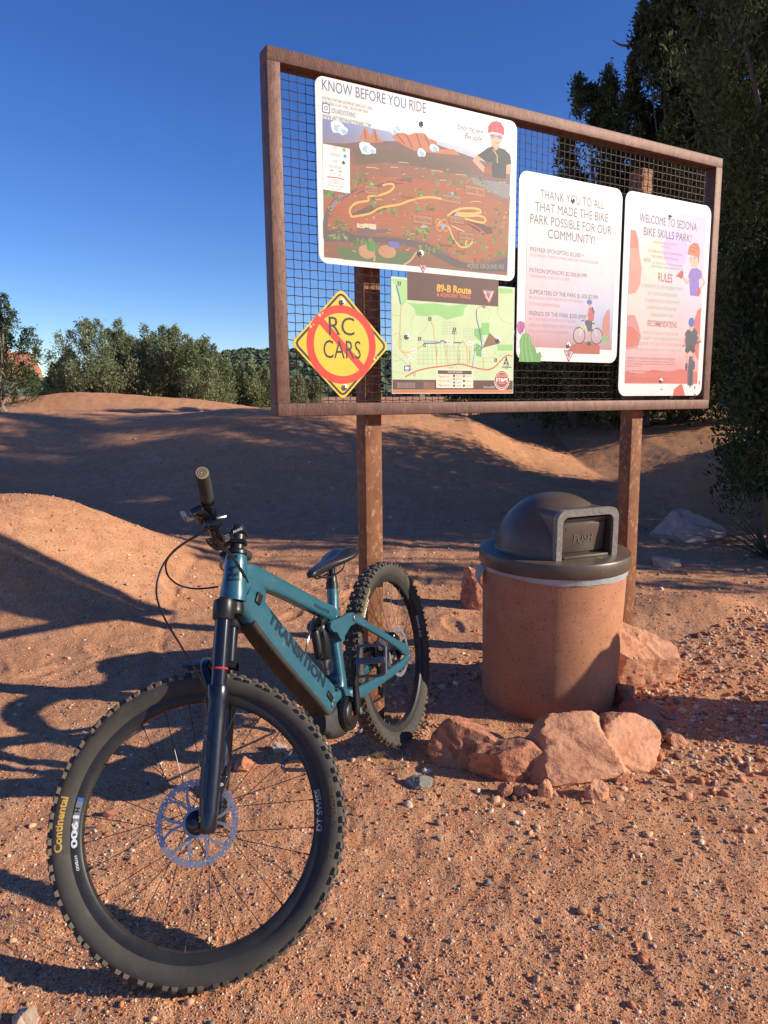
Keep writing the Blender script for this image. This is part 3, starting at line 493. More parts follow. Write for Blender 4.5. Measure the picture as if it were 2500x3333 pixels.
a=(0.7989,1.1273); A.text('Enjoy the view',(a[0],a[1]-.004),.130,.020,'4c5060',shear=.35); a=(0.8695,1.1184); A.text('and',(a[0],a[1]-.004),.035,.016,'8a8c92',shear=.35); a=(0.8334,1.0971); A.text('Be safe',(a[0],a[1]-.004),.088,.021,'4c5060',shear=.35)
# painted rider: arms on hips
A.poly(K((0.8989,1.0439),(0.8722,1.0138),(0.9288,0.9769),(0.9453,0.9900),(0.9075,1.0190),(0.9363,1.0390)),'d9a58a'); A.poly(K((1.0468,1.0270),(1.0710,1.0337),(1.0737,0.9891),(1.0476,0.9886)),'d9a58a'); A.ell((0.9554,0.9883),.024,.012,'b8483c')
A.poly(K((0.9671,1.1033),(1.0093,1.1038),(1.0115,1.0789),(0.9905,1.0661),(0.9709,1.0726)),'dba98e')
A.poly(K((0.9508,1.0757),(0.9758,1.0846),(0.9904,1.0693),(1.0097,1.0849),(1.0371,1.0829),(1.0677,1.0653),(1.0746,1.0310),(1.0486,1.0240),(1.0445,0.9689),(0.9777,0.9648),(0.9704,0.9968),(0.9751,1.0228),(0.9449,1.0183),(0.8990,1.0377)),'33353d')
A.line(K((0.9760,1.0733),(0.9992,1.0517),(0.9997,1.0232)),.006,'b8a860')
A.poly(K((0.9616,1.1336),(1.0232,1.1376),(1.0278,1.1225),(1.0153,1.1016),(0.9943,1.0888),(0.9756,1.0984),(0.9602,1.1147)),'e6b598')
A.ell((0.9752,1.1234),.010,.008,'8a86c8'); A.ell((1.0090,1.1251),.010,.008,'8a86c8'); A.line(K((0.9584,1.1244),(1.0277,1.1282)),.003,'b0485a'); A.line(K((0.9840,1.1010),(0.9941,1.0995),(1.0059,1.1045)),.003,'a85848')
A.poly(K((0.9491,1.1316),(0.9512,1.1568),(0.9676,1.1770),(0.9927,1.1850),(1.0181,1.1819),(1.0338,1.1645),(1.0344,1.1362),(1.0104,1.1405),(0.9766,1.1393)),'d0485c')
for a,b in [((0.9661,1.1686),(0.9615,1.1399)),((0.9843,1.1799),(0.9849,1.1438)),((1.0054,1.1816),(1.0103,1.1449)),((1.0225,1.1752),(1.0274,1.1445))]: A.line([a,b],.004,'8f2c40')
def badge(A,c,w_):
    h_=w_*.85; A.poly([(c[0]-w_/2,c[1]+h_/2),(c[0]+w_/2,c[1]+h_/2),(c[0],c[1]-h_/2)],'a8433f'); A.poly([(c[0]-w_*.36,c[1]+h_*.42),(c[0]+w_*.36,c[1]+h_*.42),(c[0],c[1]-h_*.28)],'e6dcd6'); A.poly([(c[0]-w_*.27,c[1]+h_*.42),(c[0]+w_*.27,c[1]+h_*.42),(c[0]+w_*.12,c[1]+h_*.15),(c[0]-w_*.12,c[1]+h_*.15)],'7fa8c8'); A.poly([(c[0]-w_*.2,c[1]+h_*.2),(c[0]-w_*.05,c[1]+h_*.32),(c[0]+w_*.08,c[1]+h_*.22),(c[0]+w_*.18,c[1]+h_*.26),(c[0],c[1]-h_*.15)],'c8513f')
    if w_>.05: A.text('CITY OF',(c[0]-w_*.43,c[1]+h_*.36),w_*.5,w_*.10,'f4e8e0',ang=-1.04); A.text('SEDONA',(c[0]+w_*.06,c[1]-h_*.34),w_*.5,w_*.10,'f4e8e0',ang=1.04)
badge(A,(0.6345,0.5723),.040)
A.build(s1)
# ==== 2 yellow diamond
dc=(0.2688,0.2662)
hw=.207
dp=[(dc[0],dc[1]-hw),(dc[0]+hw,dc[1]),(dc[0],dc[1]+hw),(dc[0]-hw,dc[1])]
def rnd_poly(P,rad,k=5):
    out=[]
    for i in range(len(P)):
        p,a,b=np.array(P[i]),np.array(P[i-1]),np.array(P[(i+1)%len(P)]); A_=p+unit(a-p)*rad; B_=p+unit(b-p)*rad
        for t in np.linspace(0,1,k): out.append(tuple((1-t)**2*A_+2*t*(1-t)*p+t*t*B_))
    return out
M_yel=mat('yellow sign sheet',(.74,.48,.022),(.69,.44,.020),10,.45)
s2=sign('warning_sign','yellow diamond sign reading RC CARS struck out by a red circle','sign',rnd_poly(dp,.022),M_yel,[(0.2721,0.4226),(0.2762,0.1066)])
A=Art(FR); q=lambda f:rnd_poly([(dc[0]+(x-dc[0])*f,dc[1]+(y-dc[1])*f) for x,y in dp],.022*f)
A.line(q(.925),.0085,'2b2620',closed=True)
A.ring(dc,.117,.146,'e0341c'); a_=np.array([-math.sin(PI/4),math.sin(PI/4)]); A.line([np.array(dc)+a_*.12,np.array(dc)-a_*.12],.027,'e0341c')
c=(0.2689,0.3023); A.text('RC',(c[0],c[1]),.108,.066,'2c2722',al='c'); c=(0.2698,0.2159); A.text('CARS',(c[0],c[1]),.158,.066,'2c2722',al='c')
for c in [(dc[0]-.09,dc[1]+.105),(dc[0]-.128,dc[1]+.062),(dc[0]+.14,dc[1]-.05)]: blob(A,c,.006,'d9c9a0',7); blob(A,(c[0]+.012,c[1]+.008),.004,'c9b890',7)
A.build(s2)
# ==== 3 route map
s3=sign('route_map_sign','green and brown square map sign headed 89-B Route beside the yellow diamond','sign',[(.487,.083),(1.104,.083),(1.104,.533),(.487,.533)],M_white,[(0.5575,0.3070),(1.0168,0.3086)])
A=Art(FR); A.rect((.4895,.0855),(1.1015,.5305),'cfe0ae')
A.poly(K((0.4843,0.5240),(0.5582,0.5259),(0.5576,0.4394),(0.5284,0.4209),(0.5179,0.4562),(0.5040,0.5030)),'a9d48f')
A.poly(K((0.5576,0.4394),(0.6129,0.4366),(0.6882,0.4434),(0.7656,0.4373),(0.8448,0.4513),(0.8690,0.4559),(0.8370,0.4319),(0.8332,0.4031),(0.7501,0.3820),(0.7036,0.3997),(0.6578,0.3900),(0.6016,0.3914),(0.5920,0.4184)),'9bd07f')
A.poly(K((1.0172,0.5249),(1.0926,0.5261),(1.0930,0.5085),(1.0192,0.5037)),'9bd07f'); A.poly(K((0.9273,0.3775),(0.9689,0.3807),(0.9697,0.3286),(0.9279,0.3270)),'8ccb72'); A.poly(K((0.8880,0.3526),(0.9276,0.3542),(0.9283,0.2945),(0.8883,0.3255)),'79c068'); A.poly(K((0.8994,0.2935),(0.9285,0.2814),(0.9291,0.2356),(0.9000,0.2415)),'6cb85c'); A.poly(K((1.0128,0.2906),(1.0968,0.2932),(1.0974,0.2664),(1.0133,0.2641)),'9bd07f')
g='b3bf98'
for i in range(13):
    x_=1000+28*i; A.line([MF(x_,500),MF(x_+4,665)],.0018,g)
for j in range(6): A.line([MF(990,520+26*j),MF(1345,520+26*j)],.0016,g)
for i in range(7): A.line([MF(1155+14*i,388),MF(1155+14*i,470)],.0015,g); A.line([MF(1285+14*i,430),MF(1285+14*i,500)],.0015,g)
for j in range(5): A.line([MF(1155,390+18*j),MF(1240,390+18*j)],.0015,g); A.line([MF(1285,430+16*j),MF(1370,430+16*j)],.0015,g)
for P in [K((0.5904,0.3939),(0.5755,0.3566),(0.5827,0.3263),(0.5605,0.3071)),K((0.5281,0.3847),(0.4886,0.3887)),K((0.5277,0.3241),(0.4914,0.3106)),K((0.5379,0.2205),(0.4940,0.2074)),K((0.5598,0.1963),(0.5088,0.2321),(0.4907,0.2317)),K((0.6125,0.3152),(0.6502,0.3476),(0.6578,0.3788)),K((1.0184,0.4549),(1.0105,0.4219),(1.0453,0.3908),(1.0888,0.3796)),K((0.9513,0.4446),(0.9767,0.4201),(0.9604,0.3933)),K((0.9961,0.2703),(1.0136,0.2442),(1.0652,0.2588)),K((0.9127,0.2156),(0.9884,0.2171)),K((0.4937,0.1706),(0.5522,0.1590)),K((0.7352,0.1802),(0.7274,0.1514)),K((0.7906,0.2003),(0.8067,0.1813)),K((0.9459,0.2294),(1.0137,0.2376),(1.0917,0.2461))]: A.line(P,.0018,'a9b690',4)
o_='dba25a'
for P in [K((0.5321,0.4241),(0.5282,0.3908),(0.5256,0.3362),(0.5207,0.2691),(0.5344,0.2481),(0.5563,0.2302),(0.5710,0.2089),(0.5768,0.1779)),K((0.5344,0.2481),(0.5601,0.2457),(0.5935,0.2540),(0.6160,0.2658),(0.6425,0.2840)),K((0.6669,0.3743),(0.6844,0.3490),(0.6868,0.3117),(0.6945,0.2618),(0.7023,0.1937)),K((0.7348,0.2945),(0.7412,0.2631),(0.7507,0.2316),(0.7572,0.1998)),K((0.7882,0.3313),(0.7884,0.2963)),K((0.8284,0.2977),(0.8061,0.2713),(0.8066,0.2039)),K((0.8284,0.3041),(0.8505,0.2662),(0.8551,0.2047)),K((0.8625,0.2923),(0.8674,0.2050)),K((0.9244,0.2813),(0.9374,0.2424),(0.9398,0.1865)),K((0.8978,0.4288),(0.9182,0.4428),(0.9388,0.4471))]: A.line(P,.0038,o_,4)
for P in [K((0.5097,0.5004),(0.5167,0.4800),(0.5250,0.4507),(0.5285,0.4299)),K((0.6387,0.2839),(0.7076,0.2873),(0.7270,0.2974),(0.7505,0.2906),(0.8236,0.2924)),K((0.8994,0.4289),(0.9006,0.3969),(0.9126,0.3588),(0.9213,0.3268),(0.9283,0.2977),(0.9312,0.2684)),K((0.5768,0.1810),(0.5597,0.1727))]: A.line(P,.0048,'3c50a8',4)
A.line(K((0.8939,0.2674),(0.8877,0.2282),(0.8799,0.1856)),.0042,'6f9fd0',4)
A.line(K((0.5484,0.1496),(0.6007,0.1720),(0.6576,0.1854),(0.7509,0.1964),(0.8227,0.2041),(0.8881,0.1923),(0.9550,0.1834),(0.9973,0.1940),(1.0397,0.2281),(1.0698,0.2469),(1.0970,0.2428)),.0058,'d8604a',5)
A.poly(K((0.9328,0.2737),(0.9696,0.3384),(1.0298,0.2964)),'8a6450')
A.rect((0.5599,0.4486),(1.0149,0.5583),'5f3a33')
c=(0.7889,0.4875); A.text('89-B Route',(c[0]-.003,c[1]+.004),.172,.027,'f2b134',al='c',bold=.03); c=(0.7874,0.4680); A.text('& ADJACENT TRAILS',(c[0]-.003,c[1]+.004),.168,.014,'e8703f',al='c',bold=.02)
badge(A,(0.9632,0.4840),.072)
for tx,c,an in [('89-B',(0.5898,0.2527),.35),('89-B',(0.5711,0.2231),-1.0),('89-B',(0.7662,0.2911),0),('89-B',(0.8666,0.2912),.15),('89-B',(0.9389,0.2536),1.3)]: A.ell(c,.0155,.0082,'f2f2ea',18,an); A.text(tx,(c[0]-.0105*math.cos(an)+.0035*math.sin(an),c[1]-.0105*math.sin(an)-.0035*math.cos(an)),.021,.007,'444444',ang=an)
for c in ((0.5234,0.5085),(0.6669,0.3811),(0.6177,0.3005),(0.9388,0.4458),(1.0054,0.2241),(0.7881,0.3440)): A.rect((c[0]-.0075,c[1]-.0078),(c[0]+.0075,c[1]+.0078),'4b3a32'); A.ell((c[0],c[1]+.0045),.0018,.0018,'f4f0ea',8); A.line([(c[0]-.002,c[1]-.006),(c[0],c[1]+.002),(c[0]+.003,c[1]-.006)],.0018,'f4f0ea')
for c,cc in [((0.6410,0.2759),'4b3a32'),((0.7819,0.3310),'4b3a32'),((0.7953,0.3316),'9aa08c'),((0.8970,0.2805),'5b7fc0'),((0.9178,0.2713),'3f8a4a'),((0.8939,0.2661),'4b3a32'),((0.5916,0.1582),'9aa08c'),((0.5657,0.1914),'9aa08c')]: A.ell(c,.0068,.0068,cc,14); A.ell(c,.003,.003,'f0ece4',10)
c=(0.5567,0.1826); A.rect((c[0]-.013,c[1]-.011),(c[0]+.013,c[1]+.011),'4a5aa8'); A.line([(c[0]-.009,c[1]-.005),(c[0],c[1]-.008),(c[0]+.009,c[1]-.005)],.002,'ffffff'); A.rect((c[0]-.008,c[1]-.003),(c[0]-.001,c[1]+.007),'ffffff'); A.rect((c[0]+.001,c[1]-.003),(c[0]+.008,c[1]+.007),'ffffff')
for tx,c,an,w_ in [('Dry Creek Rd',(0.5308,0.2633),1.55,.05),('Thunder Mountain Rd',(0.6334,0.2899),0,.075),('SR-89A',(0.7628,0.1858),.05,.022),('Andante Dr',(0.7023,0.2304),1.5,.04),('Rodeo Rd',(0.7522,0.2443),1.5,.035),('Coffee Pot Dr',(0.8161,0.2137),1.5,.05),('Soldiers Pass Rd',(0.9209,0.3591),-1.35,.06),('Shelby Dr',(0.8681,0.2147),1.5,.045)]: A.text(tx,c,w_,.006,'6f7560',ang=an)
A.rect((.4895,.0985),(1.1015,.1385),'5f3a33'); A.rect((.4895,.0855),(1.1015,.0975),'e0763f')
for i in range(4): p=MF(866,778+9*i); A.text('Explore the routes and trails on foot or by bike',p,.083,.0042,'d8c4b4')
for i,tx in enumerate(('Scan for more','information about the','trails of the area','and much more')): p=MF(1032,777+11*i); A.text(tx,p,.05 if i!=2 else .055,.0055,'e8a078')
A.text('Parks & Recreation Department  928-282-7098',(0.5134,0.0917),.145,.0055,'5f3a33'); A.text('Elevation 4,500 ft.',(0.9434,0.1063),.062,.0075,'f0e6dc')
A.rect((0.6978,0.1057),(0.8866,0.1824),'efe3c8'); A.rect((0.7055,0.1626),(0.8784,0.1777),'5f3a33'); c=(0.7923,0.1675); A.text('TRAIL MAP LEGEND',c,.074,.008,'f4ecd8',al='c')
for i,(cc,tx) in enumerate((('d8604a','Bike Lanes'),(o_,'Share the Road'),('3c50a8','Shared Use Path'))):
    y_=733+28*i; A.line([MF(1126,y_),MF(1134,y_-5),MF(1142,y_+5),MF(1150,y_)],.003,cc); A.text(tx,MF(1155,y_+4),.03 if i<1 else .038,.006,'555048')
for i,(cc,tx) in enumerate((('4b3a32','Hiking Trail'),('9aa08c','Bike Rack'),('5b7fc0','Restrooms'),('4a5aa8','Library'))): y_=729+21*i; A.ell(MF(1225,y_),.0058,.0058,cc,12); A.text(tx,MF(1236,y_+4),.030,.006,'555048')
for i,(cc,tx) in enumerate((('3f8a4a','Forest Trail'),('4b3a32','Bike Repair'),('4b3a32','Water Stop'))): y_=731+30*i; A.ell(MF(1288,y_),.0058,.0058,cc,12); A.text(tx,MF(1299,y_+4),.028,.006,'555048')
c=(1.0633,0.2219); A.poly([(c[0]-.017,c[1]-.020),(c[0],c[1]+.022),(c[0]+.017,c[1]-.020),(c[0],c[1]-.010)],'3a3430'); A.text('N',(c[0],c[1]-.009),None,.011,'f4f0ea',al='c'); p,q_=(1.0386,0.1940),(1.0927,0.1982); A.rect(p,q_,'3a3430'); A.text('1,000',(1.0664,0.2005),.018,.005,'3a3430',al='c'); A.text('FEET',(1.0666,0.1877),.016,.005,'3a3430',al='c')
c=(1.0405,0.1409); gp=[]
for i in range(96): a_=2*PI*i/96; rad_=.0445 if (i//2)%2==0 else .0405; gp.append((c[0]+rad_*math.cos(a_),c[1]+rad_*math.sin(a_)))
A.poly(gp,'f4ece0'); A.ell(c,.0385,.0385,'a03c34',40); A.ring(c,.032,.034,'f4ece0',40)
for dx_,h_ in ((-.022,.010),(-.013,.014),(-.004,.010),(.005,.015),(.014,.011),(.022,.008)): A.poly([(c[0]+dx_-.004,c[1]+.012),(c[0]+dx_-.003,c[1]+.012+h_),(c[0]+dx_+.003,c[1]+.012+h_),(c[0]+dx_+.004,c[1]+.012)],'d88a50')
A.rect((c[0]-.040,c[1]-.008),(c[0]+.040,c[1]+.009),'a03c34'); A.text('ST&PS',(c[0],c[1]-.0065),.066,.0135,'ffffff',al='c',bold=.03); A.rect((c[0]-.018,c[1]-.017),(c[0]+.018,c[1]-.011),'d88a50')
A.build(s3)
# ==== 4 sponsor panel
s4=sign('sponsor_sign','white rounded panel headed THANK YOU TO ALL with a cactus in its lower left corner','sign',rr_poly((1.119,.226),(1.738,1.016),.045),M_white,[(1.4312,0.9300),(1.4232,0.2984)])
A=Art(FR); x0,x1,y0,y1=1.166,1.703,.286,.958
A.grad([(x0,.62),(x1,.62),(x1,y1),(x0,y1)],('e3cfd4','e6d6dc','f2f2f0','f0f0ee'),8); A.grad([(x0,.42),(x1,.42),(x1,.62),(x0,.62)],('e0bcc2','a9bfe6','e6d6dc','e3cfd4'),10); A.grad([(x0,y0),(x1,y0),(x1,.42),(x0,.42)],('c98f8f','b7867f','a9bfe6','e0bcc2'),10)
A.line([(x0,y0),(x0,y1),(x1,y1),(x1,y0+.09)],.0022,'aaa6a4')
for tx,p,w_,yy in [('THANK YOU TO ALL',(1.4229,0.9278),.385,0),('THAT MADE THE BIKE',(1.4150,0.8740),.440,1),('PARK POSSIBLE FOR OUR',(1.4171,0.8212),.490,2),('COMMUNITY!',(1.4234,0.7685),.285,3)]: A.text(tx,((x0+x1)/2-.006,p[1]-.0125),w_,.037,'4c4954',al='c')
for tx,p,w_ in [('PREMIER SPONSPORS $5,000 +',(1.1765,0.6908),.318),('PATRON SPONSORS $3,000-$4,999',(1.1756,0.6040),.340),('SUPPORTERS OF THE PARK $1,000-$2,999',(1.1749,0.5129),.415),('FRIENDS OF THE PARK $500-$999',(1.1757,0.4217),.340)]: A.text(tx,(x0+.02,p[1]),w_,.0185,'544e55')
for tx,p,w_ in [('DAVID BOWERS FAMILY, THUNDER MOUNTAIN BIKES, ABSOLUTE BIKE SHOP AND SPECIALIZED BIKES',(1.1770,0.6718),.41),('HUMAN DESIGN HAWAII, TUCKER, ASHER & LUKE BURNE',(1.1754,0.5842),.232),('BIKE & BEAN BIKE SHOP, THE FAT TIRE BIKE SHOP, DOUG COPP, SUSAN KRISKOW',(1.1754,0.4930),.325),('MOUNTAIN BIKE ASSOCIATION OF ARIZONA',(1.1761,0.4660),.18),('GRAVITY RIDERS ORGANIZATION OF ARIZONA, ARROYO ROBLE RESORT,',(1.1762,0.4022),.285),("L'AUBERGE, RICH & JENNIFER WESSELHOFT, SEDONA REAL INN & SUITES,",(1.1753,0.3761),.292),('SEDONA LODGING COUNCIL, MIKE & LINDA & SAM HARRIS',(1.1752,0.3499),.235)]: A.text(tx,(x0+.02,p[1]-.001),w_,.0125,'b98484')
# rocks, rider standing with bike, cactus
A.poly(K((1.4232,0.2753),(1.4479,0.3041),(1.5258,0.3191),(1.5973,0.3151),(1.6232,0.3032),(1.6251,0.2647),(1.4582,0.2637)),'b8594c'); A.poly(K((1.6311,0.3641),(1.6370,0.4280),(1.6623,0.4673),(1.6821,0.4747),(1.6880,0.3277),(1.6421,0.3262)),'c98078')
for c in ((1.4895,0.3461),(1.6003,0.3471)): A.ring(c,.034,.039,'4a4048',30)
for P in [K((1.4895,0.3461),(1.5270,0.3914),(1.5752,0.4030),(1.6003,0.3471)),K((1.5270,0.3914),(1.5555,0.3486),(1.5752,0.4030)),K((1.4895,0.3461),(1.5087,0.4093))]: A.line(P,.006,'d8d08a')
A.line(K((1.4998,0.4120),(1.5215,0.4162)),.005,'4a4048'); A.line(K((1.5681,0.4026),(1.5858,0.4053)),.006,'4a4048')
A.poly(K((1.5285,0.4165),(1.5699,0.4216),(1.5699,0.3649),(1.5459,0.3639),(1.5219,0.4068)),'4f4c55'); A.poly(K((1.5502,0.3673),(1.5661,0.3679),(1.5630,0.3204),(1.5505,0.3200)),'c99a84'); A.poly(K((1.5417,0.3197),(1.5665,0.3224),(1.5674,0.3015),(1.5370,0.3050)),'4a4048')
A.poly(K((1.5411,0.4702),(1.5718,0.4762),(1.5834,0.4568),(1.5791,0.4157),(1.5436,0.4141)),'c05a60'); A.line(K((1.5459,0.4611),(1.5338,0.4355),(1.5144,0.4189)),.009,'c99a84'); A.poly(K((1.5408,0.4950),(1.5602,0.4962),(1.5594,0.4755),(1.5435,0.4747)),'cfa48c'); A.ell((1.5477,0.4985),.018,.011,'5f6aa8'); A.line(K((1.5646,0.4777),(1.5783,0.4503)),.01,'5a4a58')
for c in ((1.6416,0.3358),(1.6550,0.3427),(1.6672,0.3367)): A.ell(c,.010,.014,'7fae78')
A.poly(K((1.1334,0.2209),(1.1401,0.2677),(1.1352,0.3092),(1.1502,0.3394),(1.1697,0.3473),(1.1962,0.3352),(1.2052,0.2995),(1.2274,0.2821),(1.2362,0.2581),(1.2562,0.2678),(1.2634,0.2466),(1.2576,0.2221),(1.1769,0.2205)),'6fa55a')
for P in [K((1.1519,0.3335),(1.1477,0.2798),(1.1594,0.2232)),K((1.1722,0.3432),(1.1714,0.2805),(1.1849,0.2219)),K((1.1899,0.3338),(1.1953,0.2812),(1.2130,0.2225))]: A.line(P,.004,'93c47c')
A.poly(K((1.1196,0.3736),(1.1254,0.3916),(1.1410,0.3952),(1.1607,0.3902),(1.1651,0.3727),(1.1562,0.3486),(1.1385,0.3360),(1.1249,0.3503)),'c05fa0'); A.line(K((1.1395,0.3922),(1.1438,0.3421)),.004,'93407c'); A.line(K((1.1553,0.3870),(1.1500,0.3483)),.003,'93407c')
for a,b in [((1.1272,0.3149),(1.1177,0.3204)),((1.1397,0.2855),(1.1241,0.2821)),((1.2001,0.3114),(1.2142,0.3209)),((1.2315,0.2792),(1.2459,0.2887)),((1.1382,0.2497),(1.1226,0.2463)),((1.2021,0.3264),(1.2178,0.3360)),((1.2609,0.2496),(1.2749,0.2457))]: A.line([a,b],.0018,'7a8a70')
badge(A,(1.4294,0.2493),.066)
A.build(s4)
# ==== 5 welcome panel
s5=sign('rules_sign','tall white rounded panel headed WELCOME TO SEDONA with painted riders on red rock','sign',rr_poly((1.758,.070),(2.378,1.018),.045),M_white,[(2.0704,0.9385),(2.0580,0.1444)])
A=Art(FR); x0,x1,y0,y1=1.800,2.340,.130,.958
A.grad([(x0,.60),(x1,.60),(x1,y1),(x0,y1)],('e8d2c6','dccbe0','d8c4ea','e4dde8'),10); A.grad([(x0,.30),(x1,.30),(x1,.60),(x0,.60)],('eec4c0','e8b6b4','dccbe0','e8d2c6'),10); A.grad([(x0,y0),(x1,y0),(x1,.30),(x0,.30)],('d98a80','d4786c','e8b6b4','e6b3b8'),10)
A.poly([(x0,.845),(x0+.035,.845),(x0+.055,.80),(x0+.065,.74),(x0+.085,.68),(x0+.08,.60),(x0+.05,.56),(x0,.55)],'d99484'); A.poly([(x0,.845),(x0+.035,.845),(x0+.055,.80),(x0+.06,.77),(x0,.76)],'cf7566')
A.ell((x0+.18,.72),.09,.10,'d3dcc8',30); A.ell((x0+.32,.78),.09,.09,'d3b9ea',30)
A.poly([(x0,.455),(x0+.05,.455),(x0+.075,.42),(x0+.1,.36),(x0+.08,.30),(x0,.29)],'d08a86'); A.poly([(x0,.40),(x0+.04,.40),(x0+.1,.36),(x0+.085,.315),(x0,.30)],'cf6e60')
A.poly([(x1,.52),(x1-.03,.50),(x1-.055,.44),(x1-.08,.37),(x1-.03,.28),(x1,.25)],'d4685c')
A.poly([(x0,.13),(x0,.19),(x0+.1,.175),(x0+.2,.20),(x0+.3,.185),(x0+.4,.205),(x1,.19),(x1,.13)],'d46a5c')
A.line([(x0,y0),(x0,y1),(x1,y1),(x1,y0)],.0022,'b0a4a8')
A.text('WELCOME TO SEDONA',((x0+x1)/2-.006,.888),.415,.037,'4c4656',al='c'); A.text('BIKE SKILLS PARK!',((x0+x1)/2-.008,.830),.345,.037,'4c4656',al='c')
xm=(x0+x1)/2-.002
for tx,y_,w_,cc in [('THIS PARK IS DESIGNED AND BUILT FOR MOUNTAIN BIKES',.801,.185,'c98a94'),('NO MOTORIZED BIKES',.784,.075,'c98a94'),('OBEY SIGNAGE, SOME TRAILS ARE JOINT USE, HIKING AND BIKING',.757,.245,'c0707c'),('HOURS OF OPERATION ARE DAWN TO DUSK (LIGHTS)',.733,.195,'c0707c'),('USE AT YOUR OWN RISK, THE CITY IS NOT RESPONSIBLE FOR INJURIES',.704,.22,'8fae94'),('KNOW THE RESPONSIBILITY FOR INJURIES SUSTAINED WHILE USING THE PARK',.687,.23,'8fae94')]: A.text(tx,(xm-.02+.02*(y_<.71),y_),w_,.0115,cc,al='c')
A.text('WARNING:',(x0+.095,.709),.055,.018,'c0707c')
A.text('RULES',(xm-.065,.625),.105,.040,'a04a50',bold=.012); A.text('RECOMMENDATIONS',(xm-.125,.408),.215,.028,'b05058',bold=.012)
for i,(tx,w_) in enumerate((('ALL PARK RULES APPLY (CITY CODE CHAPTER 12.20) INCLUDING BUT NOT LIMITED TO',.30),('YIELD TO PEDESTRIANS AND OTHER USERS IN THE PARK',.215),('RIDE ON DESIGNATED TRAILS ONLY, DO NOT MODIFY TRAILS OR FEATURES',.255),('NO RIDING WHEN TRAILS ARE WET, MUDDY OR SNOW COVERED',.215),('NO E-RACING, RAMPS ALLOWED INTO THE PARK',.165),('DOGS MUST BE ON A LEASH AND UNDER CONTROL',.19))): A.text(tx,(xm-.025,.590-.0335*i),w_,.0165,'95b098',al='c')
for i,(tx,w_) in enumerate((('USE PROTECTIVE SAFETY GEAR. STAY IN CONTROL AT ALL TIMES.',.265),('IT IS YOUR RESPONSIBILITY TO KNOW YOUR FREEDOM AND ABILITIES BEFORE RIDING',.335),('PEDESTRIANS AND SPECTATORS: PLEASE STAY OFF OF THE SPECIALIZED BIKE TRAILS',.365),('SAFE AREA TO WATCH RIDERS AND DO NOT STOP IN FRONT OF RIDERS',.335))): A.text(tx,(xm-.03,.368-.0265*i),w_,.0165,'95b098' if i!=2 else 'b98a8a',al='c')
for i,tx in enumerate(('OPERATED BY CITY OF SEDONA PARKS AND RECREATION DEPARTMENT (928) 282-7098','Bike Skills Park is within the boundaries of a drug free school zone. Possession, use, sale or','transfer of any illegal drugs on the property will subject the possessor to enhanced criminal','penalties per A.R.S. 13-3411.','','No loud amplified sound/music. Adhere to City Code, Article 8-4: Sound Regulations, Sound','Control.','','Trespassing will be enforced if posted hours of operation are not observed. The City of Sedona','will prosecute any trespass violations per A.R.S. 13-1501 et seq.')):
    if tx: A.text(tx,(x0+.012,.246-.0118*i),(.345 if len(tx)>60 else .10 if len(tx)<40 else .23),.0085 if i else .0115,'8a5a58')
c=(2.0674,0.0988); A.text('Wilderer',c,.022,.007,'777777',al='c')
A.poly(K((2.1555,0.0707),(2.1636,0.1038),(2.2099,0.1285),(2.2229,0.1272),(2.2491,0.0704)),'cf5a4a'); A.poly(K((2.3130,0.0681),(2.3251,0.0824),(2.3405,0.0716)),'cf5a4a'); A.ell((2.3227,0.1112),.006,.009,'cf5a4a'); A.ell((2.3573,0.1364),.005,.012,'cf5a4a')
# rider pointing
A.line(K((2.2448,0.6895),(2.2678,0.6710),(2.2827,0.6857)),.01,'d8a58a'); A.poly(K((2.2437,0.7030),(2.2825,0.7129),(2.3249,0.6993),(2.3330,0.6691),(2.3093,0.6536),(2.3196,0.5718),(2.2470,0.5727),(2.2344,0.6481),(2.2253,0.6677)),'8a6cc4')
A.line(K((2.2370,0.6551),(2.2178,0.6300),(2.1802,0.6643)),.014,'dba98e'); A.poly(K((2.1317,0.6572),(2.1658,0.6866),(2.1890,0.6851),(2.1867,0.6614),(2.1742,0.6470),(2.1578,0.6559)),'b8483c'); A.line(K((2.3276,0.6687),(2.3569,0.6468),(2.3169,0.6027)),.014,'dba98e'); A.ell((2.3121,0.5955),.016,.020,'c0503f')
A.poly(K((2.2313,0.7625),(2.3023,0.7722),(2.3001,0.7347),(2.2756,0.7055),(2.2426,0.7164),(2.2266,0.7420)),'e8b99c'); A.poly(K((2.2116,0.7708),(2.2191,0.8082),(2.2542,0.8317),(2.2920,0.8286),(2.3056,0.7962),(2.3007,0.7280),(2.2889,0.7642)),'d9703c'); A.ell((2.2680,0.7577),.006,.007,'7f90c0'); A.ell((2.2406,0.7526),.005,.006,'7f90c0')
for a,b in [((2.2348,0.8097),(2.2836,0.8009)),((2.2547,0.8264),(2.2997,0.8024)),((2.2257,0.7922),(2.2742,0.7852))]: A.line([a,b],.005,'8f3f2c')
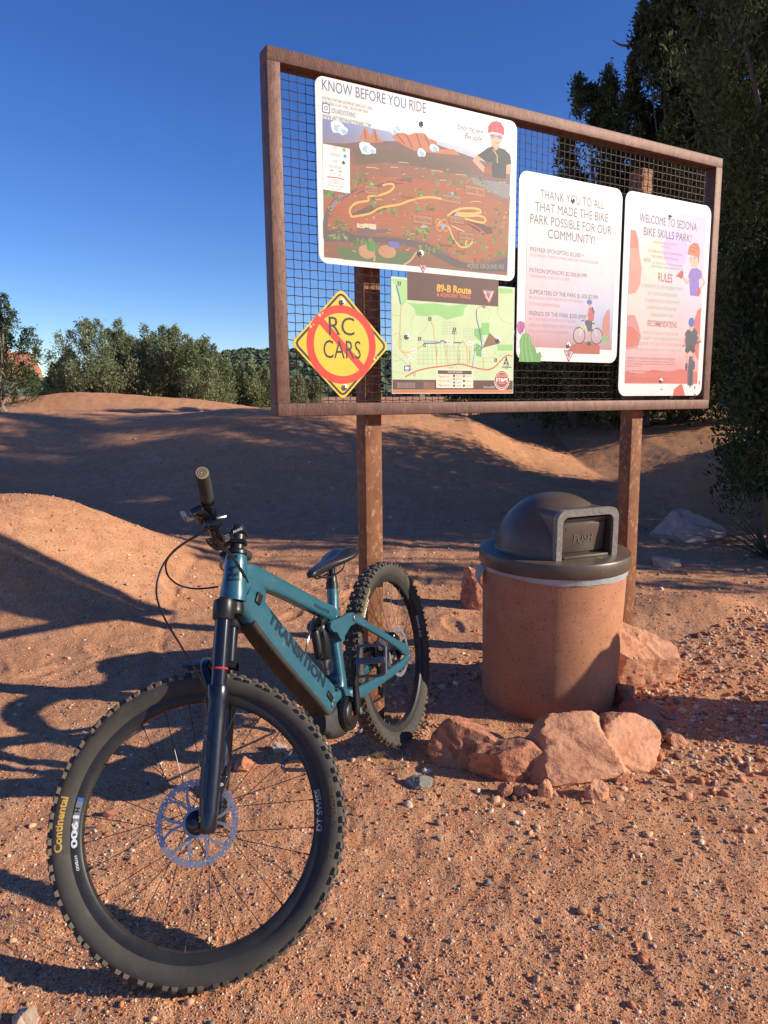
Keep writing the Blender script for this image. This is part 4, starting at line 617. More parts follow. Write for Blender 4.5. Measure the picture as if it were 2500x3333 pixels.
# rider seen head on
A.poly(K((2.2588,0.1925),(2.2655,0.2701),(2.3070,0.2711),(2.3025,0.1931),(2.3063,0.1218),(2.2645,0.1231)),'5a4a58'); A.ell((2.2846,0.1716),.010,.062,'3f3a44'); A.line(K((2.2139,0.3211),(2.2803,0.3280),(2.3555,0.3487)),.007,'3f3a44')
A.poly(K((2.2327,0.3147),(2.3031,0.3168),(2.3115,0.2959),(2.2948,0.2849),(2.2719,0.2983),(2.2514,0.2838),(2.2311,0.2937)),'3f3a44'); A.line(K((2.2424,0.2870),(2.2548,0.2417)),.016,'cf9a84'); A.line(K((2.3000,0.2885),(2.3000,0.2497)),.016,'cf9a84'); A.ell((2.2481,0.2170),.010,.022,'4a4a5a'); A.ell((2.3054,0.2250),.010,.022,'4a4a5a')
A.poly(K((2.2396,0.4018),(2.2970,0.4146),(2.3209,0.3911),(2.3266,0.3632),(2.3034,0.3133),(2.2383,0.3114),(2.2237,0.3596),(2.2238,0.3838)),'45464e'); A.line(K((2.2279,0.3736),(2.2194,0.3456),(2.2267,0.3215)),.011,'cf9a84'); A.line(K((2.3193,0.3840),(2.3493,0.3570)),.011,'cf9a84'); A.ell((2.2712,0.4239),.020,.028,'d8a58a'); A.ell((2.2698,0.4412),.024,.024,'5560b8')
A.build(s5)
# ---------------------------------------------------------------- trash bin
M_conc=mat('red exposed aggregate concrete',(.42,.175,.085),(.50,.225,.115),11,.9,bump=.55,bscale=230,c3=(.29,.115,.062),scale2=190,thr2=(.55,.66),bdist=.003)
def pitted():
    n=M_conc.node_tree.nodes; l=M_conc.node_tree.links; p=n['Principled BSDF']; tc=[x for x in n if x.type=='TEX_COORD'][0]
    v=n.new('ShaderNodeTexVoronoi'); v.inputs['Scale'].default_value=84; l.new(tc.outputs['Object'],v.inputs['Vector'])
    sp=n.new('ShaderNodeSeparateColor'); l.new(v.outputs['Color'],sp.inputs[0])
    rd=n.new('ShaderNodeMapRange'); rd.inputs[1].default_value=.55; rd.inputs[2].default_value=1; rd.inputs[3].default_value=0; rd.inputs[4].default_value=.26; l.new(sp.outputs[0],rd.inputs[0])
    lt=n.new('ShaderNodeMath'); lt.operation='SUBTRACT'; l.new(v.outputs['Distance'],lt.inputs[0]); l.new(rd.outputs[0],lt.inputs[1])
    mr=n.new('ShaderNodeMapRange'); mr.inputs[1].default_value=-.03; mr.inputs[2].default_value=.04; l.new(lt.outputs[0],mr.inputs[0])
    b=n.new('ShaderNodeBump'); b.inputs['Strength'].default_value=1; b.inputs['Distance'].default_value=.006; l.new(mr.outputs[0],b.inputs['Height'])
    old=[x for x in n if x.type=='BUMP' and x!=b][0]; l.new(b.outputs[0],old.inputs['Normal'])
    mx=n.new('ShaderNodeMix'); mx.data_type='RGBA'; src=p.inputs['Base Color'].links[0].from_socket; l.new(mr.outputs[0],mx.inputs[0]); mx.inputs[6].default_value=(.22,.09,.052,1); l.new(src,mx.inputs[7]); l.new(mx.outputs[2],p.inputs['Base Color'])
pitted()
M_plas=mat('brown plastic',(.088,.058,.041),(.115,.080,.058),9,.40,bump=.12,bscale=300,c3=(.17,.135,.11),scale2=40,thr2=(.62,.78),bdist=.001)
M_plas2=mat('worn plastic edge',(.26,.235,.21),(.15,.13,.115),70,.36,bump=.15,bscale=260)
M_bag=mat('clear bin bag',(.42,.42,.43),(.34,.34,.35),30,.30,bump=.5,bscale=60)
hn=np.array([.40,-.917]); hn/=np.linalg.norm(hn); ht_=np.array([-hn[1],hn[0]])
BZ=float(ground_h(.775,3.167,False))
MBN=Matrix(((-ht_[0],hn[0],0,.775),(-ht_[1],hn[1],0,3.167),(0,0,1,0),(0,0,0,1)))   # x right along hood, y out of the hood
bin_=empty('trash_bin',M=MBN,label='round terracotta concrete trash bin with a brown dome lid marked PUSH',cat='trash bin')
mb=MB(); mb.lathe([(.0,-.06),(.300,-.06),(.304,.02),(.307,.05),(.316,.40),(.321,.60),(.322,.635),(.316,.642),(.28,.642),(.28,.2),(0,.2)],n=96); mb.build('bin_body',M_conc,bin_)
mb=MB(); r_=np.random.RandomState(3); n=120; th=np.linspace(0,2*PI,n,endpoint=False); V=[]
for k,(rd,z) in enumerate(((.300,.66),(.325,.664),(.3285,.655),(.327,.640),(.3245,.624))):
    zz=z+(.006*np.sin(2*th+1)+.003*np.sin(5*th)+.0012*np.sin(17*th))*(k>=3); V.append(np.c_[(rd+.0015*np.sin(23*th+k))*np.cos(th),(rd+.0015*np.sin(23*th+k))*np.sin(th),zz])
mb.add(np.concatenate(V),[(i*n+j,i*n+(j+1)%n,(i+1)*n+(j+1)%n,(i+1)*n+j) for i in range(4) for j in range(n)])
# gathered tail of the bag on the left side
a0=-0.309; cs_=np.array([math.cos(a0),math.sin(a0)])
for k in range(5):
    o_=.012*(k-2); p=[np.r_[cs_*.329+o_*np.array([-cs_[1],cs_[0]]),.638],np.r_[cs_*.343+o_*1.5*np.array([-cs_[1],cs_[0]]),.615],np.r_[cs_*.352+o_*1.2*np.array([-cs_[1],cs_[0]]),.585],np.r_[cs_*.345+o_*.3*np.array([-cs_[1],cs_[0]]),.560]]
    mb.tube(catmull(p,4),np.linspace(.008,.004,13),6)
mb.build('bin_liner',M_bag,bin_,smooth=60)
mb=MB(); mb.lathe([(.28,.650),(.334,.650),(.338,.656),(.338,.704),(.334,.712),(.325,.715),(.27,.717),(.0,.717)],n=96); mb.build('lid',M_plas,bin_)
mb=MB(); prof=[(.268,.7165),(.264,.722)]+[(.262*math.cos(a),.718+.252*math.sin(a)) for a in np.linspace(.03,PI/2,22)]; mb.lathe(prof,n=96)
Vd=np.concatenate(mb.V); mb.F=[f for f in mb.F if not (lambda c:c[1]>.14 and abs(c[0])<.142 and c[2]<.905)(Vd[list(f)].mean(0))]; mb.M=[0]*len(mb.F); mb.build('dome',M_plas,bin_,smooth=60)
def ushape(hw_,top,bot,rad,k=7):
    P=[(-hw_,bot)]+[(-hw_+rad-rad*math.cos(a),top-rad+rad*math.sin(a)) for a in np.linspace(0,PI/2,k)]+[(hw_-rad+rad*math.sin(a),top-rad+rad*math.cos(a)) for a in np.linspace(0,PI/2,k)]+[(hw_,bot)]
    return P
mb=MB(); O=ushape(.158,.922,.7165,.038); I=ushape(.130,.896,.7165,.026); k=len(O); Y0,Y1=.02,.217
V=[(x,Y0,z) for x,z in O]+[(x,Y1,z) for x,z in O]+[(x,Y1,z) for x,z in I]+[(x,.150,z) for x,z in I]
mb.add(V,[(a*k+i,a*k+i+1,(a+1)*k+i+1,(a+1)*k+i) for a in range(3) for i in range(k-1)]+[tuple(range(3*k,4*k))])
hood=mb.build('hood',M_plas,bin_,smooth=50)
# raised rim round the opening
mb=MB(); O2=ushape(.164,.929,.7165,.043); I2=ushape(.133,.899,.7165,.028); V=[(x,.206,z) for x,z in O2]+[(x,.226,z) for x,z in O2]+[(x*.985,.2305,z-.002) for x,z in O2]+[(x,.2305,z) for x,z in I2]+[(x,.206,z) for x,z in I2]
mb.add(V,[(a*k+i,a*k+i+1,(a+1)*k+i+1,(a+1)*k+i) for a in range(4) for i in range(k-1)]); mb.build('hood_rim',M_plas2,bin_,smooth=50)
# swinging door with raised panel and lettering
Rx=lambda a:np.array([[1,0,0],[0,math.cos(a),-math.sin(a)],[0,math.sin(a),math.cos(a)]])
mb=MB(); tilt=Rx(-.10); c0=np.array([0,.178,.806])
mb.box(c0,(.250,.014,.166),tilt,b=.004); mb.box(c0+tilt@np.array([-.004,.010,-.006]),(.222,.010,.128),tilt,b=.004); mb.box(c0+tilt@np.array([0,.012,.078]),(.240,.016,.010),tilt,b=.003)
tv,tf=text_geo('PUSH'); tv=tv*.036/CAP; tw=tv[:,0].max(); tv=tv*np.array([.098/tw,1]); 
fr=lambda v,y:(c0+np.c_[-(v[:,0]-.049)*-1,np.full(len(v),y),v[:,1]-.024]@tilt.T)
FL=lambda v,y:(c0+np.c_[.049-v[:,0]-.004,np.full(len(v),y),v[:,1]-.026]@tilt.T)
mb.add(FL(tv,.0175),tf,1); mb.box((0,.200,.7225),(.236,.05,.010),b=.003)
# scratched tag mark on the door
sc_=[(0.083,.034),(.088,.044),(.094,.040),(.089,.030),(.084,.034)]
mb.tube(c0+np.array([(x,.0158,z) for x,z in sc_])@tilt.T,.0011,5,1)
mb.build('push_door',[M_plas,mat('embossed lettering',(.16,.135,.115),rough=.45)],bin_,smooth=30)
lf=MB(); lf.add([(0,0,0),(.012,.006,.003),(.026,.002,.002),(.012,-.007,.001)],[(0,1,2,3)]); lo=lf.build('fallen_leaf',mat('dry leaf',(.42,.22,.08)),smooth=0,label='small dry orange leaf lying on the bin lid below the push door',cat='leaf')
lp=MBN@Vector((-.03,.262,.7185)); lo.location=lp
# ---------------------------------------------------------------- boulders and rocks
M_rock=mat('red sandstone',(.42,.150,.075),(.54,.24,.13),9,.9,bump=.9,bscale=34,c3=(.30,.105,.06),scale2=24,thr2=(.50,.60),bdist=.012)
M_rock2=mat('pale red sandstone',(.50,.205,.105),(.62,.315,.18),8,.9,bump=.9,bscale=30,c3=(.42,.155,.08),scale2=15,thr2=(.53,.64),bdist=.010,stretch=(1,1,1.9))
M_rockw=mat('bleached sandstone',(.50,.36,.30),(.40,.26,.20),8,.85,bump=.4,bscale=40,c3=(.38,.24,.18),scale2=17)
M_rockg=mat('grey stone',(.17,.155,.135),(.27,.24,.205),14,.8,bump=.4,bscale=60,c3=(.15,.14,.13),scale2=30)
M_rockt=mat('tan stone',(.46,.29,.18),(.55,.38,.26),10,.8,bump=.4,bscale=50,c3=(.45,.27,.17),scale2=26)
M_rockd=mat('dark red rock',(.30,.115,.07),(.36,.15,.09),10,.9,bump=.6,bscale=40)
def rock(name,loc,size,seed,m,label,cat='rock',rotz=0,planes=15,sub=5,rough=.055,sink=.34,group=None,cuts=(),tilt=0):
    r=np.random.RandomState(seed); bm=bmesh.new(); bmesh.ops.create_icosphere(bm,subdivisions=sub,radius=1); V=np.array([v.co[:] for v in bm.verts]); F=[[v.index for v in f.verts] for f in bm.faces]; bm.free()
    pl=r.randn(planes,3); pl/=np.linalg.norm(pl,axis=1)[:,None]; hh=.62+.30*r.rand(planes)
    for c in cuts: pl=np.vstack([pl,unit(c[:3])]); hh=np.r_[hh,c[3]]
    d=V@pl.T; q=np.where(d>.05,hh/np.maximum(d,.05),9).min(1); q=np.minimum(q,1.12); ph=r.rand(6)*20
    nz=(vnoise(V[:,0]*2.2+ph[0]+V[:,2]*1.7,V[:,1]*2.2+ph[1]-V[:,2],seed)+.5*vnoise(V[:,0]*5+ph[2]+V[:,2]*4,V[:,1]*5-V[:,2]*3+ph[3],seed+1)+.35*vnoise(V[:,0]*9+V[:,1]*2,V[:,2]*16,seed+5)+.28*vnoise(V[:,0]*12+V[:,2]*9,V[:,1]*12-V[:,2]*7,seed+2))
    V=V*(q*(1+rough*2.6*nz))[:,None]*np.array(size)
    ct,st_=math.cos(tilt),math.sin(tilt); V=V@np.array([[ct,0,st_],[0,1,0],[-st_,0,ct]]).T
    ca,sa=math.cos(rotz),math.sin(rotz); V=V@np.array([[ca,-sa,0],[sa,ca,0],[0,0,1]]).T
    zb=np.sort(V[:,2])[int(.02*len(V))]; hgt=V[:,2].max()-zb; V[:,2]+=-zb-sink*hgt
    mb=MB().add(V,F); o=mb.build(name,m,smooth=28,label=label,cat=cat,group=group); o.location=(loc[0],loc[1],float(ground_h(loc[0],loc[1],False))); return o
GRK='sandstone rocks round the trash bin'
rock('boulder',(.335,2.60),(.155,.135,.135),101,M_rock,'upright cracked red boulder left of the bin, behind a lower red block',group=GRK,planes=12,rotz=.3,rough=.05)
rock('boulder',(.47,2.475),(.15,.095,.105),102,M_rock,'lower red block with a broken face in front of the cracked red boulder',group=GRK,planes=10,rotz=-.2,rough=.05)
rock('boulder',(.73,2.53),(.255,.16,.175),103,M_rock2,'largest pale pink boulder with a broad smooth face before the bin',group=GRK,planes=9,rotz=.35,cuts=[(-.35,-.75,.55,.62),(.8,-.3,.5,.62)],rough=.035)
rock('boulder',(.93,2.56),(.165,.14,.135),104,M_rock2,'sloping pink slab split off the right side of the largest pale boulder',group=GRK,planes=9,rotz=-.5,cuts=[(.75,-.4,.55,.5)],rough=.035)
rock('boulder',(1.215,3.32),(.20,.15,.25),105,M_rock2,'slanted flat-topped pink boulder leaning at the foot of the right post',group=GRK,planes=9,rotz=-.45,cuts=[(.1,-.2,.95,.5)],tilt=.30)
rock('rock',(1.085,3.03),(.06,.06,.10),106,M_rock,'small upright red rock between the bin and the slanted boulder',group=GRK,rotz=.4)
rock('rock',(1.075,2.85),(.105,.075,.085),107,M_rockd,'dark red rock low in shade at the right foot of the bin',group=GRK)
rock('rock',(1.065,2.70),(.085,.055,.062),108,M_rockg,'grey stone beside the right end of the pale boulders',group=GRK)
rock('rock',(1.175,2.66),(.045,.04,.045),109,M_rock2,'small pink stone right of the grey stone',group=GRK)
rock('rock',(1.16,2.92),(.055,.045,.045),129,M_rock,'small red stone behind the grey stone, below the slanted boulder',group=GRK)
rock('rock',(.745,2.30),(.042,.036,.056),110,M_rock2,'pale blocky stone alone in front of the largest boulder',group=GRK,planes=8)
rock('rock',(.568,2.315),(.026,.026,.050),111,M_rock2,'narrow upright stone in front of the largest boulder, left of the blocky one',group=GRK,planes=8)
rock('rock',(.50,2.335),(.04,.03,.03),112,M_rock,'flat red stone in front of the lower red block',group=GRK)
rock('rock',(.43,2.335),(.030,.026,.030),113,M_rock,'small red stone in front of the left boulder',group=GRK)
rock('rock',(.86,2.42),(.032,.028,.032),118,M_rock,'small red stone tucked under the sloping pink slab',group=GRK)
rock('rock',(.135,2.39),(.055,.03,.026),114,M_rockg,'dark speckled stone between the rear wheel and the left boulder')
rock('boulder',(2.92,6.72),(.34,.20,.20),115,M_rockw,'bleached whitish boulder lying in the tree shade at the right',planes=10,sink=.35)
rock('rock',(2.32,5.70),(.12,.10,.06),116,M_rockt,'rounded tan rock in the dirt right of the right post')
rock('rock',(.62,4.60),(.12,.10,.23),117,M_rock,'red rock half hidden behind the left side of the bin')
rock('rock',(-.815,1.395),(.036,.026,.030),119,M_rockt,'tan stone at the lower left corner of the photo')
rock('rock',(-.60,1.62),(.022,.018,.018),120,M_rock2,'small pink stone seen inside the front wheel near its lower left rim')
rock('rock',(-.42,2.64),(.035,.025,.03),121,M_rockw,'pale stone seen through the front wheel beside the fork')
rock('rock',(-.93,2.2),(.022,.018,.022),122,M_rockd,'dark red stone just left of the front wheel')
rock('rock',(-.535,2.52),(.05,.04,.035),123,M_rock,'brown stone in shadow seen through the upper front wheel')
rock('boulder',(2.55,2.66),(.26,.19,.62),124,M_rockd,'tall red boulder added out of view past the right edge to cast the shadow reaching the bin',planes=9,sink=.12)  # unseen stand-in added to throw the shade strip; the real caster is unknown
for i,(x_,y_,s_,mm,lb) in enumerate([(3.25,6.60,.055,M_rock,'small dark red stone beside the right end of the bleached boulder'),(3.12,6.45,.05,M_rock,'small red stone in front of the bleached boulder'),(2.62,6.5,.045,M_rockt,'tan stone at the left end of the bleached boulder'),(2.55,4.35,.04,M_rockw,'pale stone in the dug dirt at the right'),(1.85,2.55,.03,M_rockw,'pale stone among the gravel near the right edge'),(1.33,1.95,.021,M_rockt,'tan stone by itself in the gravel at the lower right'),(1.06,1.52,.016,M_rockt,'tan stone with a long shadow in the lower right corner'),(.30,1.86,.014,M_rockg,'small grey pebble in the open dirt right of the front tyre')]):
    rock('rock',(x_,y_),(s_,s_*.8,s_*.75),140+i,mm,lb,sub=3)
for x_,y_,a_,L_,lb in ((1.25,1.62,2.6,.055,'short dry twig on the gravel at the lower right'),(.62,1.78,.5,.07,'thin dry twig on the open dirt right of the front tyre'),(-.15,3.6,1.1,.12,'dry twig on the lit dirt behind the bike'),(1.75,3.9,.2,.14,'dry twig beside the gravel right of the right post')):
    q=MB(); q.tube(catmull([(0,0,.006),(L_*.4,.006,.010),(L_*.7,-.004,.008),(L_,.004,.005)],4),np.linspace(.003,.0012,13),5); q.tube([(L_*.5,0,.009),(L_*.68,.018,.014)],[.0018,.001],5); o=q.build('twig',M_dead,label=lb,cat='twig'); o.location=(x_,y_,float(ground_h(x_,y_))); o.rotation_euler=(0,0,a_)
# dry grass
M_dry=mat('dry grass',(.42,.32,.16),(.30,.22,.11),30,.8)
for i,(x_,y_,n_,lb) in enumerate([(-.02,2.60,60,'dry straw-coloured grass tuft under the motor beside the rear tyre'),(.66,2.79,16,'tiny dry grass tuft at the front foot of the bin'),(.06,2.50,24,'sparse dry grass tuft in front of the rear tyre')]):
    r_=np.random.RandomState(80+i); mb=MB()
    for k in range(n_):
        a=r_.rand()*2*PI; b=np.array([.012*r_.randn(),.008*r_.randn(),0]); L=.03+.05*r_.rand(); d=np.array([math.cos(a)*.7,math.sin(a)*.7,.6]); e=np.cross(d,[0,0,1])*.0012
        mb.add([b-e,b+e,b+d*L*.5+e*.8+[0,0,.006],b+d*L*.5-e*.8+[0,0,.006],b+d*L+[0,0,-.008]],[(0,1,2,3),(3,2,4)])
    o=mb.build('grass_tuft',M_dry,smooth=0,label=lb,cat='grass tuft'); o.location=(x_,y_,float(ground_h(x_,y_)))

# ---------------------------------------------------------------- the bike (local frame: x forward, y to the rider's left, z up)
def rot3(ax,a):
    ax=unit(ax); Kx=np.array([[0,-ax[2],ax[1]],[ax[2],0,-ax[0]],[-ax[1],ax[0],0]]); return np.eye(3)+math.sin(a)*Kx+(1-math.cos(a))*Kx@Kx
RB=rot3((0,0,1),4.329)@rot3((0,1,0),.00143)@rot3((1,0,0),.19266); TB=np.array([.08924,2.72134,.0023])
MBK=Matrix([list(RB[i])+[TB[i]] for i in range(3)]+[[0,0,0,1]])
bike=empty('mountain_bike',M=MBK,label='teal full-suspension electric mountain bike with knobbly tyres leaning in front of the notice board',cat='bicycle')
M_teal=mat('teal paint',(.022,.100,.140),(.027,.114,.155),7,.33,.1,coat=.4,c3=(.17,.17,.145),scale2=42,thr2=(.60,.80))
M_decal=mat('dark decal',(.008,.020,.035),rough=.4)
M_blk=mat('black alloy',(.014,.014,.016),(.022,.021,.021),40,.38,.3,c3=(.07,.06,.05),scale2=55,thr2=(.66,.8))
M_gloss=mat('black gloss tube',(.008,.008,.010),rough=.16,spec=.7)
M_fork=mat('dark blue-black fork',(.007,.008,.013),(.010,.012,.019),30,.25,.1,coat=.4,c3=(.09,.085,.08),scale2=38,thr2=(.70,.74))
M_cover=mat('dusty motor cover',(.012,.011,.010),(.026,.020,.016),9,.7,c3=(.06,.040,.028),scale2=22,thr2=(.54,.74))
M_rub=mat('tyre rubber',(.038,.034,.029),(.062,.052,.041),9,.8,c3=(.085,.066,.048),scale2=26,thr2=(.56,.75),bump=.1,bscale=500)
M_knob=mat('dusty tread',(.085,.066,.049),(.135,.10,.070),30,.9)
M_rim=mat('dark rim',(.020,.019,.019),(.034,.031,.029),18,.5,.2,c3=(.16,.15,.14),scale2=120,thr2=(.70,.73))
M_yell=mat('yellow tyre print',(.55,.33,.06),(.45,.27,.05),60,.6)
M_goldl=mat('faded gold print',(.13,.085,.035),rough=.7)
M_wht=mat('white print',(.70,.70,.70),rough=.5)
M_gryp=mat('grey print',(.20,.20,.21),rough=.5)
M_steel=mat('brake rotor steel',(.46,.44,.45),(.36,.35,.37),50,.42,.75)
M_spoke=mat('spoke',(.06,.058,.055),rough=.35,metal=.8)
M_silver=mat('worn silver',(.42,.42,.43),(.22,.22,.23),40,.35,.9)
M_purp=mat('grey pedal alloy',(.17,.165,.20),(.12,.12,.14),40,.42,.6,c3=(.5,.48,.44),scale2=60,thr2=(.66,.72))
M_red=mat('red ring',(.55,.03,.03),rough=.4)
M_seat=mat('saddle leather',(.012,.012,.015),(.018,.018,.022),60,.33,bump=.08,bscale=400)
M_grip=mat('rubber grip',(.022,.020,.018),(.032,.028,.024),30,.75)
M_tan=mat('dusty grip end',(.30,.235,.15),(.22,.17,.105),40,.8)
HA=math.radians(64); UU=np.array([-math.cos(HA),0,math.sin(HA)]); NN=np.array([math.sin(HA),0,math.cos(HA)])
FA=np.array([1.235,0,.372]); RA=np.array([-.02,0,.372]); A0=FA-.044*NN; ST_=-1.10349; RS=rot3(UU,ST_)
steer=lambda V:(np.asarray(V)-A0)@RS.T+A0
Y=np.array([0,1.,0])
# ---- frame: down tube, top tube, head tube, seat tube in one welded shell
dt=[(.915,0,.868,.030,.046,2.6),(.865,0,.795,.031,.050,3),(.80,0,.700,.034,.050,4),(.721,0,.593,.037,.049,5),(.64,0,.492,.038,.050,5),(.575,0,.412,.039,.052,5),(.530,0,.368,.039,.048,4)]
def smooth_st(st,k=5): Q=catmull([q[:3] for q in st],k); W=catmull([(q[3],q[4],q[5]) for q in st],k); return [tuple(a)+tuple(b) for a,b in zip(Q,W)]
DT=smooth_st(dt,6)
def on_tube(st,along,hgt):   # point on the left face of a loft, along in metres from the first station, hgt in metres across
    P=np.array([q[:3] for q in st]); d=np.r_[0,np.cumsum(np.linalg.norm(np.diff(P,axis=0),axis=1))]; c=np.stack([np.interp(along,d,P[:,i]) for i in range(3)],-1); W=[np.interp(along,d,[q[i] for q in st]) for i in (3,4,5)]
    T=np.stack([np.interp(along,d,np.gradient(P,axis=0)[:,i]) for i in (0,2)],-1); T/=np.linalg.norm(T,axis=1)[:,None]; n_=np.c_[-T[:,1],np.zeros(len(T)),T[:,0]]; n_=n_*np.sign(n_[:,2:3]+1e-9)
    y=W[0]*np.maximum(1-np.abs(hgt/W[1])**W[2],.02)**(1/W[2])+.0007
    out=c+n_*hgt[:,None]; out[:,1]+=y; return out
fm=MB(); fm.loft(DT,40)
TT=smooth_st([(.905,0,.915,.026,.034,2.6),(.85,0,.905,.025,.036,2.8),(.74,0,.850,.023,.028,3.2),(.60,0,.768,.021,.026,3.4),(.48,0,.698,.020,.027,3.2),(.40,0,.655,.019,.030,2.6)],6)
fm.loft(TT,32)
hb,ht2=A0+.562*UU,A0+.692*UU
fm.loft(smooth_st([tuple(hb)+(.036,.036,2.1),tuple(hb+.02*UU)+(.0365,.0365,2.1),tuple(hb+.06*UU)+(.033,.034,2.1),tuple(ht2-.02*UU)+(.031,.031,2.1),tuple(ht2)+(.0285,.0285,2.1)],4),32)
# web closing the corner behind the head tube
fm.loft(smooth_st([(.915,0,.905,.027,.050,2.4),(.87,0,.868,.026,.060,2.8),(.835,0,.845,.024,.050,2.8),(.815,0,.836,.020,.026,2.4)],4),28)
fm.loft(smooth_st([(.372,0,.752,.0195,.0195,2),(.380,0,.72,.0195,.0195,2),(.395,0,.67,.020,.023,2.2),(.41,0,.630,.022,.024,2.4)],4),28)   # seat mast
fm.loft(smooth_st([(.415,0,.645,.022,.022,2.5),(.435,0,.58,.026,.026,3),(.455,0,.50,.030,.022,3),(.47,0,.43,.034,.026,3),(.50,0,.385,.038,.034,3)],4),28)  # seat tube
fm.loft(smooth_st([(.600,0,.430,.036,.030,3),(.55,0,.415,.046,.030,3),(.50,0,.40,.046,.034,3),(.465,0,.375,.044,.034,3)],4),28)   # motor cradle
fm.loft([(.535,.0,.475,.012,.02,2.4),(.53,0,.44,.024,.03,2.4),(.525,0,.405,.03,.034,2.4)],20)
for p_ in ((.515,.0,.462),): fm.tube([(p_[0],-.03,p_[2]),(p_[0],.034,p_[2])],.017,18)
for p_ in ((.45,.594),): fm.tube([(p_[0],-.034,p_[1]),(p_[0],.034,p_[1])],.02,20)
# down tube lettering
tv,tf=text_geo('TRANSITION',bold=.045,cuts=6); tv=tv*np.array([.372/tv[:,0].max(),.034/CAP]); al=tv[:,0]+.115; hg=tv[:,1]+.002
fm.add(on_tube(DT,al,hg),tf,1)
tv,tf=text_geo('REGULATOR',bold=.02,cuts=4); tv=tv*np.array([.105/tv[:,0].max(),.011/CAP]); fm.add(on_tube(TT,tv[:,0]+.40,tv[:,1]-.012),tf,1)
# head badge: angular dark monogram wrapped round the head tube, and size tag
def on_head(a,t,r=.0342): # a angle from left(+y) towards the front, t along axis
    a=np.asarray(a); t=np.asarray(t); rr_=np.interp(t,[0,.02,.06,.11,.13],[.0362,.0367,.0338,.0313,.0288])+.0006
    return hb+UU*t[:,None]+rr_[:,None]*(np.cos(a)[:,None]*Y+np.sin(a)[:,None]*NN)
def head_strip(pts,m): 
    P=np.array(pts,float); P[:,0]=.33+(P[:,0]-.4)*1.5; P[:,1]=.050+(P[:,1]-.044)*1.05; u=np.linspace(0,1,7)[:,None]; A_,B_=P[0]*(1-u)+P[3]*u,P[1]*(1-u)+P[2]*u; Q=np.vstack([A_,B_]); fm.add(on_head(Q[:,0],Q[:,1]),[(i,i+1,8+i,7+i) for i in range(6)],m)
for q in ([(1.25,.070),(1.25,.078),(.55,.092),(.55,.084)],[(1.25,.052),(1.25,.062),(.95,.068),(.95,.058)],[(.95,.052),(.95,.062),(.60,.070),(.60,.060)],[(.62,.050),(.62,.088),(.52,.088),(.52,.050)],[(1.25,.044),(1.25,.050),(.40,.052),(.40,.046)],[(1.05,.062),(1.05,.083),(.92,.085),(.92,.064)]): head_strip(q,1)
head_strip([(1.55,.106),(1.55,.116),(.75,.116),(.75,.106)],1)
frame=fm.build('frame',[M_teal,M_decal],bike,smooth=42)
# bolts on the frame sides
for x_,z_,y_,r_ in ((.505,.640,.041,.011),(.45,.594,.042,.013),(.362,.628,.062,.012),(.515,.462,.034,.008),(.592,.405,.041,.010),(-.015,.352,.079,.010)):
    mb=MB(); mb.lathe([(0,-.006),(r_,-.006),(r_,.001),(r_*.8,.003),(r_*.5,.003),(r_*.45,.0),(0,0)],(x_,y_,z_),(0,1,0),16); mb.build('pivot_bolt',M_silver,frame)
MB().box((.873,.0325,.842),(.034,.008,.026),rot3((0,1,0),.75),b=.003).build('cable_port',M_blk,frame)
mb=MB(); mb.box((.600,.0415,.437),(.038,.005,.020),rot3((0,1,0),-1.02+PI),b=.002); mb.build('charge_port_cap',M_blk,frame)
# belly cover of the battery
P=np.array([q[:3] for q in DT]); T=np.gradient(P,axis=0); T/=np.linalg.norm(T,axis=1)[:,None]; Nn=np.c_[T[:,2],np.zeros(len(T)),-T[:,0]]; Nn*=np.sign(-Nn[:,2:3])
cv=[tuple(P[i]+Nn[i]*(DT[i][4]-.006))+(DT[i][3]*.94,.012,3.2) for i in range(5,len(P))]; MB().loft(cv,28).build('battery_cover',M_cover,bike)
# motor
mb=MB(); mb.loft(smooth_st([(.640,0,.360,.030,.030,4),(.60,0,.345,.050,.052,4),(.54,0,.338,.058,.062,3.5),(.485,0,.345,.056,.055,3),(.455,0,.36,.045,.035,3)],5),36); 
for k in range(3): mb.box((.628-.012*k,.0,.318-.004*k),(.003,.075,.03),rot3((0,1,0),.8),b=.001)
mot=mb.build('motor',M_cover,bike)
mb=MB(); mb.lathe([(0,0),(.057,0),(.057,.012),(.054,.018),(.050,.018),(.048,.015),(.044,.015),(.040,.022),(.034,.025),(0,.026)],(.535,.052,.350),(0,1,0),40)
tv,tf=text_geo('BOSCH',bold=.03); tv=tv*np.array([.026/tv[:,0].max(),.006/CAP]); mb.add(np.c_[.535+.013-tv[:,0],np.full(len(tv),.0795),.352+tv[:,1]],tf,1)
tv,tf=text_geo('PERFORMANCE CX',bold=.03); tv=tv*np.array([.024/tv[:,0].max(),.0025/CAP]); mb.add(np.c_[.535+.013-tv[:,0],np.full(len(tv),.0795),.347+tv[:,1]],tf,2)
mb.build('motor_badge',[M_blk,M_red,M_gryp],mot)
# rocker link
mb=MB()
for s in (1,-1):
    o_=[(.520,.645),(.510,.658),(.490,.660),(.44,.652),(.39,.655),(.362,.648),(.346,.632),(.350,.614),(.368,.608),(.40,.610),(.428,.592),(.440,.574),(.460,.576),(.470,.594),(.482,.616),(.505,.624)]
    mb.prism([(x,s*.033+(s*.012 if x<.41 else 0),z) for x,z in o_],(0,s*.013,0))
mb.box((.43,0,.632),(.05,.07,.022),b=.005); mb.build('rocker_link',M_teal,bike,smooth=35)
